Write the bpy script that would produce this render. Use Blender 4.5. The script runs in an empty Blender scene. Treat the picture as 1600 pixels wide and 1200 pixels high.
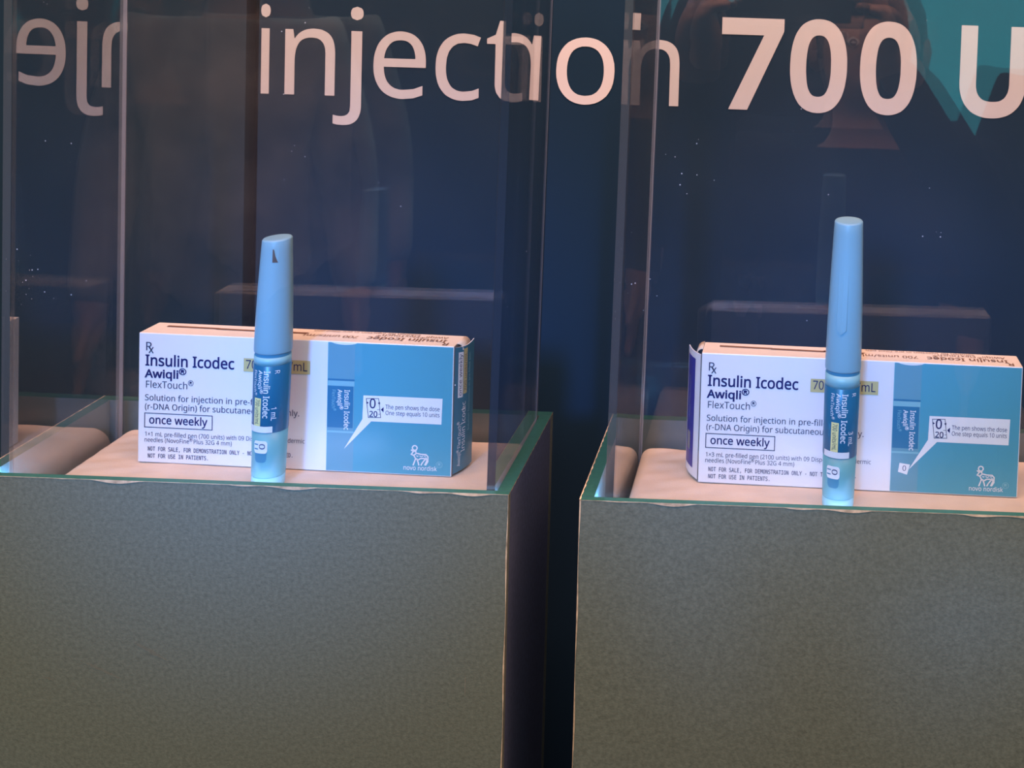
import bpy, bmesh, math, random
from mathutils import Vector, Matrix
from mathutils.geometry import tessellate_polygon

random.seed(4)
sc = bpy.context.scene
C = sc.collection
EYE = 1.5                                  # height of the lens above the floor; all z below are written relative to it

# ------------------------------------------------------------------ camera, world, lights, exposure
cam = bpy.data.cameras.new('camera')
cam.sensor_width = 36.0
cam.lens = 40.5
cam.shift_x, cam.shift_y = -0.2517, -0.3343    # the picture is an off-centre crop
cam.clip_start = 0.01
cam_ob = bpy.data.objects.new('camera', cam)
C.objects.link(cam_ob)
rt = Vector((0.99938159, 0.00644195, 0.0345679))
fw = Vector((-0.00495168, 0.99906171, -0.04302528))
up = Vector((-0.03481263, 0.0428275, 0.99847578))
cam_ob.matrix_world = Matrix(((rt.x, up.x, -fw.x, 0), (rt.y, up.y, -fw.y, 0), (rt.z, up.z, -fw.z, EYE), (0, 0, 0, 1)))
sc.camera = cam_ob

sc.view_settings.view_transform = 'Standard'
sc.view_settings.look = 'None'
sc.view_settings.exposure = 0.0
sc.view_settings.gamma = 1.0
sc.view_settings.use_curve_mapping = False
sc.cycles.transparent_max_bounces = 32
sc.cycles.max_bounces = 16
sc.cycles.glossy_bounces = 8

world = bpy.data.worlds.new('hall')
sc.world = world
world.use_nodes = True
world.node_tree.nodes['Background'].inputs[0].default_value = (0.75, 0.85, 1.0, 1)
world.node_tree.nodes['Background'].inputs[1].default_value = 0.15


def light(name, kind, loc, target, power, color, **kw):
    d = bpy.data.lights.new(name, kind)
    d.energy = power
    d.color = color
    for k, v in kw.items():
        setattr(d, k, v)
    o = bpy.data.objects.new(name, d)
    C.objects.link(o)
    o.location = (loc[0], loc[1], loc[2] + EYE)
    t = Vector((target[0], target[1], target[2] + EYE))
    o.rotation_euler = (t - o.location).to_track_quat('-Z', 'Y').to_euler()
    return o


# warm hall lighting from the ceiling in front of the stand
light('hall_and_fill_light', 'AREA', (0.0, 0.32, 1.1), (0.0, 0.78, -0.3), 62.0, (1.0, 0.53, 0.38), shape='RECTANGLE', size=2.6, size_y=0.5)
# added cool fill light behind the visitors, brightens the plinth fronts and the gap
light('hall_and_fill_light', 'AREA', (-0.5, -2.1, 1.45), (0.0, 0.7, -0.5), 35.0, (0.80, 1.0, 0.98), shape='RECTANGLE', size=2.4, size_y=0.9)
# cool spotlights of the booth, one per display case
light('booth_spot', 'SPOT', (-0.46, -0.62, 0.27), (-0.310, 0.745, -0.236), 138.0, (0.11, 0.36, 1.0), spot_size=math.radians(13.4), spot_blend=0.6, shadow_soft_size=0.11)
light('booth_spot', 'SPOT', (-0.20, -0.62, 0.27), (0.060, 0.745, -0.236), 138.0, (0.11, 0.36, 1.0), spot_size=math.radians(13.4), spot_blend=0.6, shadow_soft_size=0.11)


# ------------------------------------------------------------------ materials
def new_mat(name):
    m = bpy.data.materials.new(name)
    m.use_nodes = True
    nt = m.node_tree
    return m, nt, nt.nodes['Principled BSDF'], nt.nodes['Material Output']


def mat(name, col, rough=0.5, spec=0.5, noise=0.0, scale=200.0, bump=0.0, metallic=0.0, bscale=None, coat=0.0):
    m, nt, b, out = new_mat(name)
    b.inputs['Base Color'].default_value = (*col, 1)
    b.inputs['Roughness'].default_value = rough
    b.inputs['Specular IOR Level'].default_value = spec
    b.inputs['Metallic'].default_value = metallic
    b.inputs['Coat Weight'].default_value = coat
    if noise or bump:
        tc = nt.nodes.new('ShaderNodeTexCoord')
        nz = nt.nodes.new('ShaderNodeTexNoise')
        nz.inputs['Scale'].default_value = scale
        nz.inputs['Detail'].default_value = 6
        nt.links.new(tc.outputs['Object'], nz.inputs['Vector'])
        if noise:
            mr = nt.nodes.new('ShaderNodeMapRange')
            mr.inputs['To Min'].default_value = 1 - noise
            mr.inputs['To Max'].default_value = 1 + noise
            mr.inputs['From Min'].default_value = 0.25
            mr.inputs['From Max'].default_value = 0.75
            nt.links.new(nz.outputs['Fac'], mr.inputs['Value'])
            mx = nt.nodes.new('ShaderNodeMix')
            mx.data_type = 'RGBA'
            mx.blend_type = 'MULTIPLY'
            mx.inputs['Factor'].default_value = 1
            mx.inputs['A'].default_value = (*col, 1)
            nt.links.new(mr.outputs['Result'], mx.inputs['B'])
            nt.links.new(mx.outputs['Result'], b.inputs['Base Color'])
        if bump:
            bp = nt.nodes.new('ShaderNodeBump')
            bp.inputs['Strength'].default_value = bump
            bp.inputs['Distance'].default_value = 0.0006
            n2 = nz
            if bscale:
                n2 = nt.nodes.new('ShaderNodeTexNoise')
                n2.inputs['Scale'].default_value = bscale
                n2.inputs['Detail'].default_value = 4
                nt.links.new(tc.outputs['Object'], n2.inputs['Vector'])
            nt.links.new(n2.outputs['Fac'], bp.inputs['Height'])
            nt.links.new(bp.outputs['Normal'], b.inputs['Normal'])
    return m


def emit(name, col, strength):
    m, nt, b, out = new_mat(name)
    nt.nodes.remove(b)
    e = nt.nodes.new('ShaderNodeEmission')
    e.inputs[0].default_value = (*col, 1)
    e.inputs[1].default_value = strength
    nt.links.new(e.outputs[0], out.inputs['Surface'])
    return m


def acrylic(name, f0=0.045, tint=(0.97, 0.98, 0.98), film=0.0035, film_col=(0.75, 0.8, 0.9), specks=0.6, rough=0.012, gain=1.9):
    """Clear sheet: mirror reflection growing towards grazing angles, the rest passes through; a thin film of dust with specks on it."""
    m, nt, b, out = new_mat(name)
    nt.nodes.remove(b)
    N, L = nt.nodes, nt.links
    geo = N.new('ShaderNodeNewGeometry')
    dot = N.new('ShaderNodeVectorMath'); dot.operation = 'DOT_PRODUCT'
    L.new(geo.outputs['Normal'], dot.inputs[0]); L.new(geo.outputs['Incoming'], dot.inputs[1])

    def mth(op, a, b_=None):
        n = N.new('ShaderNodeMath'); n.operation = op
        for i, v in enumerate((a, b_)):
            if v is None:
                continue
            if isinstance(v, (int, float)):
                n.inputs[i].default_value = v
            else:
                L.new(v, n.inputs[i])
        return n.outputs[0]
    c = mth('ABSOLUTE', dot.outputs['Value'])
    k = mth('POWER', mth('SUBTRACT', 1.0, c), 5.0 / gain)
    fr = mth('ADD', f0, mth('MULTIPLY', k, 1 - f0))
    tr = N.new('ShaderNodeBsdfTransparent'); tr.inputs[0].default_value = (*tint, 1)
    gl = N.new('ShaderNodeBsdfGlossy'); gl.inputs['Roughness'].default_value = rough
    mx = N.new('ShaderNodeMixShader')
    L.new(fr, mx.inputs[0]); L.new(tr.outputs[0], mx.inputs[1]); L.new(gl.outputs[0], mx.inputs[2])
    tc = N.new('ShaderNodeTexCoord')
    vo = N.new('ShaderNodeTexVoronoi'); vo.inputs['Scale'].default_value = 150
    L.new(tc.outputs['Object'], vo.inputs['Vector'])
    nz = N.new('ShaderNodeTexNoise'); nz.inputs['Scale'].default_value = 14; nz.inputs['Detail'].default_value = 5
    L.new(tc.outputs['Object'], nz.inputs['Vector'])
    near = mth('LESS_THAN', vo.outputs['Distance'], 0.06)
    sel = mth('GREATER_THAN', nz.outputs['Fac'], 0.63)
    sp = mth('MULTIPLY', mth('MULTIPLY', near, sel), specks)
    smear = mth('MULTIPLY', nz.outputs['Fac'], film * 2)
    fac = mth('MINIMUM', mth('ADD', sp, smear), 0.9)
    df = N.new('ShaderNodeBsdfDiffuse'); df.inputs[0].default_value = (*film_col, 1)
    m2 = N.new('ShaderNodeMixShader')
    L.new(fac, m2.inputs[0]); L.new(mx.outputs[0], m2.inputs[1]); L.new(df.outputs[0], m2.inputs[2])
    L.new(m2.outputs[0], out.inputs['Surface'])
    return m


def seam_mat(name, col, alpha):
    m, nt, b, out = new_mat(name)
    nt.nodes.remove(b)
    N, L = nt.nodes, nt.links
    tr = N.new('ShaderNodeBsdfTransparent')
    df = N.new('ShaderNodeBsdfDiffuse'); df.inputs[0].default_value = (*col, 1)
    gl = N.new('ShaderNodeBsdfGlossy'); gl.inputs['Roughness'].default_value = 0.18
    a = N.new('ShaderNodeMixShader'); a.inputs[0].default_value = 0.25
    L.new(df.outputs[0], a.inputs[1]); L.new(gl.outputs[0], a.inputs[2])
    mx = N.new('ShaderNodeMixShader'); mx.inputs[0].default_value = alpha
    L.new(tr.outputs[0], mx.inputs[1]); L.new(a.outputs[0], mx.inputs[2])
    L.new(mx.outputs[0], out.inputs['Surface'])
    return m


M = {
    'scuff': seam_mat('pale scuff', (0.36, 0.35, 0.27), 0.22),
    'paper_scuff': seam_mat('paper scratch', (0.50, 0.46, 0.36), 0.45),
    'led_corner': emit('lit led end', (0.10, 0.50, 1.0), 60.0),
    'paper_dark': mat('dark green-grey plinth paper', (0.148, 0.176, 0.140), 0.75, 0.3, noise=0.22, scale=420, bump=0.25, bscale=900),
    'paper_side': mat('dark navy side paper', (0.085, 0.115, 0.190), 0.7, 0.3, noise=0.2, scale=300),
    'paper_green': mat('deep green rim paper', (0.020, 0.105, 0.088), 0.45, 0.4, noise=0.15, scale=300),
    'paper_torn': mat('torn paper edge', (0.62, 0.48, 0.32), 0.8, 0.2, noise=0.5, scale=150),
    'board_inside': mat('grey inner board', (0.17, 0.20, 0.20), 0.8, 0.2, noise=0.1, scale=120),
    'board_side': mat('pale inner side board', (0.45, 0.50, 0.50), 0.8, 0.2),
    'fabric': mat('cream cushion cloth', (0.72, 0.60, 0.50), 0.85, 0.2, noise=0.07, scale=60, bump=0.5, bscale=1400),
    'clear': acrylic('clear acrylic sheet', gain=1.0),
    'clear_side': acrylic('clear acrylic side face', f0=0.38, gain=1.7),
    'clear_right': acrylic('clear acrylic right sheet', f0=0.50, gain=1.7),
    'clear_outer': acrylic('clear acrylic outer face', f0=0.03, gain=1.25),
    'edge': seam_mat('sawn acrylic edge', (0.15, 0.17, 0.19), 0.35),
    'edge_dark': seam_mat('polished acrylic edge', (0.025, 0.045, 0.08), 0.85),
    'seam': seam_mat('glued acrylic corner', (0.46, 0.50, 0.66), 0.5),
    'poster': mat('dark navy poster', (0.012, 0.031, 0.060), 0.4, 0.12),
    'poster_left': mat('glossy dark poster', (0.016, 0.036, 0.058), 0.10, 0.8),
    'letter': mat('pale pink vinyl lettering', (0.68, 0.62, 0.63), 0.5, 0.3),
    'wall': mat('dark navy wall', (0.006, 0.011, 0.035), 0.9, 0.1),
    'floor': mat('charcoal carpet', (0.03, 0.03, 0.035), 0.9, 0.1, noise=0.3, scale=80),
    'card': mat('white carton board', (0.86, 0.84, 0.86), 0.32, 0.5),
    'card_warm_lit': mat('white carton lid tinted for warm light', (0.80, 0.68, 0.54), 0.5, 0.4),  # lid board is white; the tan of the warm overhead light is tinted in
    'card_in': mat('grey inside of carton', (0.30, 0.28, 0.28), 0.8, 0.2),
    'navy_ink': mat('navy ink', (0.010, 0.014, 0.12), 0.35, 0.4),
    'grey_ink': mat('dark grey ink', (0.035, 0.045, 0.115), 0.4, 0.4),
    'pale_ink': mat('grey blue ink', (0.28, 0.32, 0.48), 0.4, 0.4),
    'brown_ink': mat('brown ink', (0.23, 0.11, 0.05), 0.5, 0.3),
    'yellow': mat('mustard label', (0.60, 0.52, 0.24), 0.4, 0.4),
    'teal': mat('teal carton print', (0.085, 0.37, 0.50), 0.32, 0.5),
    'pen_print': mat('printed pen barrel', (0.14, 0.36, 0.47), 0.32, 0.5),
    'pen_print_light': mat('printed pen collar', (0.24, 0.52, 0.60), 0.32, 0.5),
    'label_print': mat('printed pen label', (0.035, 0.20, 0.36), 0.32, 0.5),
    'navy_flap': mat('indigo flap print', (0.04, 0.04, 0.30), 0.35, 0.5),
    'flap_teal': mat('petrol flap print', (0.05, 0.20, 0.30), 0.25, 0.6),
    'white_print': mat('white print', (0.85, 0.87, 0.90), 0.4, 0.4),
    'pen_cap': mat('pale blue pen cap', (0.23, 0.44, 0.53), 0.38, 0.5),
    'pen_body': mat('sea green pen barrel', (0.15, 0.43, 0.49), 0.35, 0.5),
    'pen_collar': mat('pale teal pen collar', (0.26, 0.55, 0.60), 0.35, 0.5),
    'pen_knob': mat('milky dose button', (0.26, 0.58, 0.68), 0.25, 0.5),
    'pen_label': mat('petrol blue pen label', (0.010, 0.140, 0.27), 0.30, 0.5),
    'pen_groove': mat('dark teal groove', (0.06, 0.26, 0.40), 0.5, 0.4),
    'slot': mat('painted slot shade', (0.10, 0.08, 0.07), 0.7, 0.3),
    'pale_yellow': mat('pale yellow label', (0.86, 0.80, 0.36), 0.4, 0.4),
    'led_lens': emit('lit led strip', (0.50, 0.58, 1.0), 8.0),
    'led_body': mat('white led housing', (0.7, 0.7, 0.7), 0.5, 0.3),
    'screen': emit('backlit teal screen', (0.08, 0.80, 0.95), 1.2),
    'black': mat('black plastic', (0.015, 0.015, 0.017), 0.4, 0.5),
    'skin': mat('skin', (0.46, 0.26, 0.18), 0.5, 0.4, noise=0.08, scale=40),
    'jacket_black': mat('black jacket cloth', (0.012, 0.012, 0.014), 0.9, 0.1),
    'jacket_beige': mat('beige patterned cloth', (0.40, 0.39, 0.37), 0.85, 0.2, noise=0.7, scale=9),
    'trousers': mat('charcoal trousers', (0.02, 0.02, 0.025), 0.9, 0.1),
    'hair': mat('black hair', (0.008, 0.007, 0.006), 0.5, 0.3),
    'lips': mat('lips', (0.34, 0.13, 0.11), 0.45, 0.4),
    'eye': mat('eye white', (0.7, 0.7, 0.68), 0.2, 0.5),
    'lens_glass': mat('camera lens glass', (0.02, 0.02, 0.05), 0.05, 0.6),
}


# ------------------------------------------------------------------ mesh helpers
class MB:
    """Collects faces with a material each; build() links them as ONE mesh object."""

    def __init__(self):
        self.v, self.f, self.mi, self.mats, self.smooth = [], [], [], [], []

    def m(self, key):
        if key not in self.mats:
            self.mats.append(key)
        return self.mats.index(key)

    def face(self, pts, key, smooth=False):
        i = len(self.v)
        self.v += [tuple(p) for p in pts]
        self.f.append(tuple(range(i, i + len(pts))))
        self.mi.append(self.m(key)); self.smooth.append(smooth)

    def mesh(self, verts, faces, key, smooth=False):
        i = len(self.v)
        self.v += [tuple(p) for p in verts]
        k = self.m(key)
        for f in faces:
            self.f.append(tuple(a + i for a in f)); self.mi.append(k); self.smooth.append(smooth)

    def box(self, lo, hi, key, keys=None):
        """keys: material per side, in the order -x +x -y +y -z +z"""
        x0, y0, z0 = lo; x1, y1, z1 = hi
        v = [(x0, y0, z0), (x1, y0, z0), (x1, y1, z0), (x0, y1, z0), (x0, y0, z1), (x1, y0, z1), (x1, y1, z1), (x0, y1, z1)]
        self.hexa(v, key, keys)

    def hexa(self, v, key, keys=None):
        F = [(0, 4, 7, 3), (1, 2, 6, 5), (0, 1, 5, 4), (3, 7, 6, 2), (0, 3, 2, 1), (4, 5, 6, 7)]
        i = len(self.v)
        self.v += v
        for n, f in enumerate(F):
            self.f.append(tuple(a + i for a in f)); self.mi.append(self.m((keys or {}).get(n, key) if isinstance(keys, dict) else key)); self.smooth.append(False)

    def lathe(self, prof, key, n=48, cx=0, cy=0, cap0=True, cap1=True, shear=None, sx=1.0):
        """prof: list of (radius, z); shear: (index, dz per x) tilts the top rings"""
        vs, fs = [], []
        for j, (r, z) in enumerate(prof):
            for i in range(n):
                a = 2 * math.pi * i / n
                x, y = r * math.cos(a), r * math.sin(a)
                dz = shear[1] * x + shear[2] * y if shear and j >= shear[0] else 0
                vs.append((cx + x, cy + y, z + dz))
        for j in range(len(prof) - 1):
            for i in range(n):
                k = (i + 1) % n
                fs.append((j * n + i, j * n + k, (j + 1) * n + k, (j + 1) * n + i))
        self.mesh(vs, fs, key, True)
        b = len(self.v) - len(vs)
        if cap0:
            self.f.append(tuple(b + i for i in reversed(range(n)))); self.mi.append(self.m(key)); self.smooth.append(False)
        if cap1:
            t = b + (len(prof) - 1) * n
            self.f.append(tuple(t + i for i in range(n))); self.mi.append(self.m(key)); self.smooth.append(False)

    def polys(self, tris, pts2, put, key):
        i = len(self.v)
        self.v += [tuple(put(x, y)) for x, y in pts2]
        k = self.m(key)
        for t in tris:
            self.f.append(tuple(a + i for a in t)); self.mi.append(k); self.smooth.append(False)

    def build(self, name, parent=None, loc=None, weld=False):
        me = bpy.data.meshes.new(name)
        me.from_pydata(self.v, [], self.f)
        for k in self.mats:
            me.materials.append(M[k])
        me.polygons.foreach_set('material_index', self.mi)
        me.polygons.foreach_set('use_smooth', self.smooth)
        me.update()
        if weld:
            bm = bmesh.new(); bm.from_mesh(me)
            bmesh.ops.remove_doubles(bm, verts=bm.verts, dist=1e-6)
            bmesh.ops.recalc_face_normals(bm, faces=bm.faces)
            bm.to_mesh(me); bm.free()
        o = bpy.data.objects.new(name, me)
        C.objects.link(o)
        if parent:
            o.parent = parent
        if loc:
            o.location = loc
        return o


def thing(name, label, cat, loc=(0, 0, 0), rotz=0.0, group=None):
    o = bpy.data.objects.new(name, None)
    o.empty_display_size = 0.02
    C.objects.link(o)
    o.location = loc
    o.rotation_euler = (0, 0, rotz)
    return tag(o, label, cat, group)


def tag(o, label, cat, group=None):
    o['label'] = label; o['category'] = cat
    if group:
        o['group'] = group
    return o


def bevel(o, w, seg=2):
    b = o.modifiers.new('bevel', 'BEVEL'); b.width = w; b.segments = seg; b.limit_method = 'ANGLE'
    return o


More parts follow.
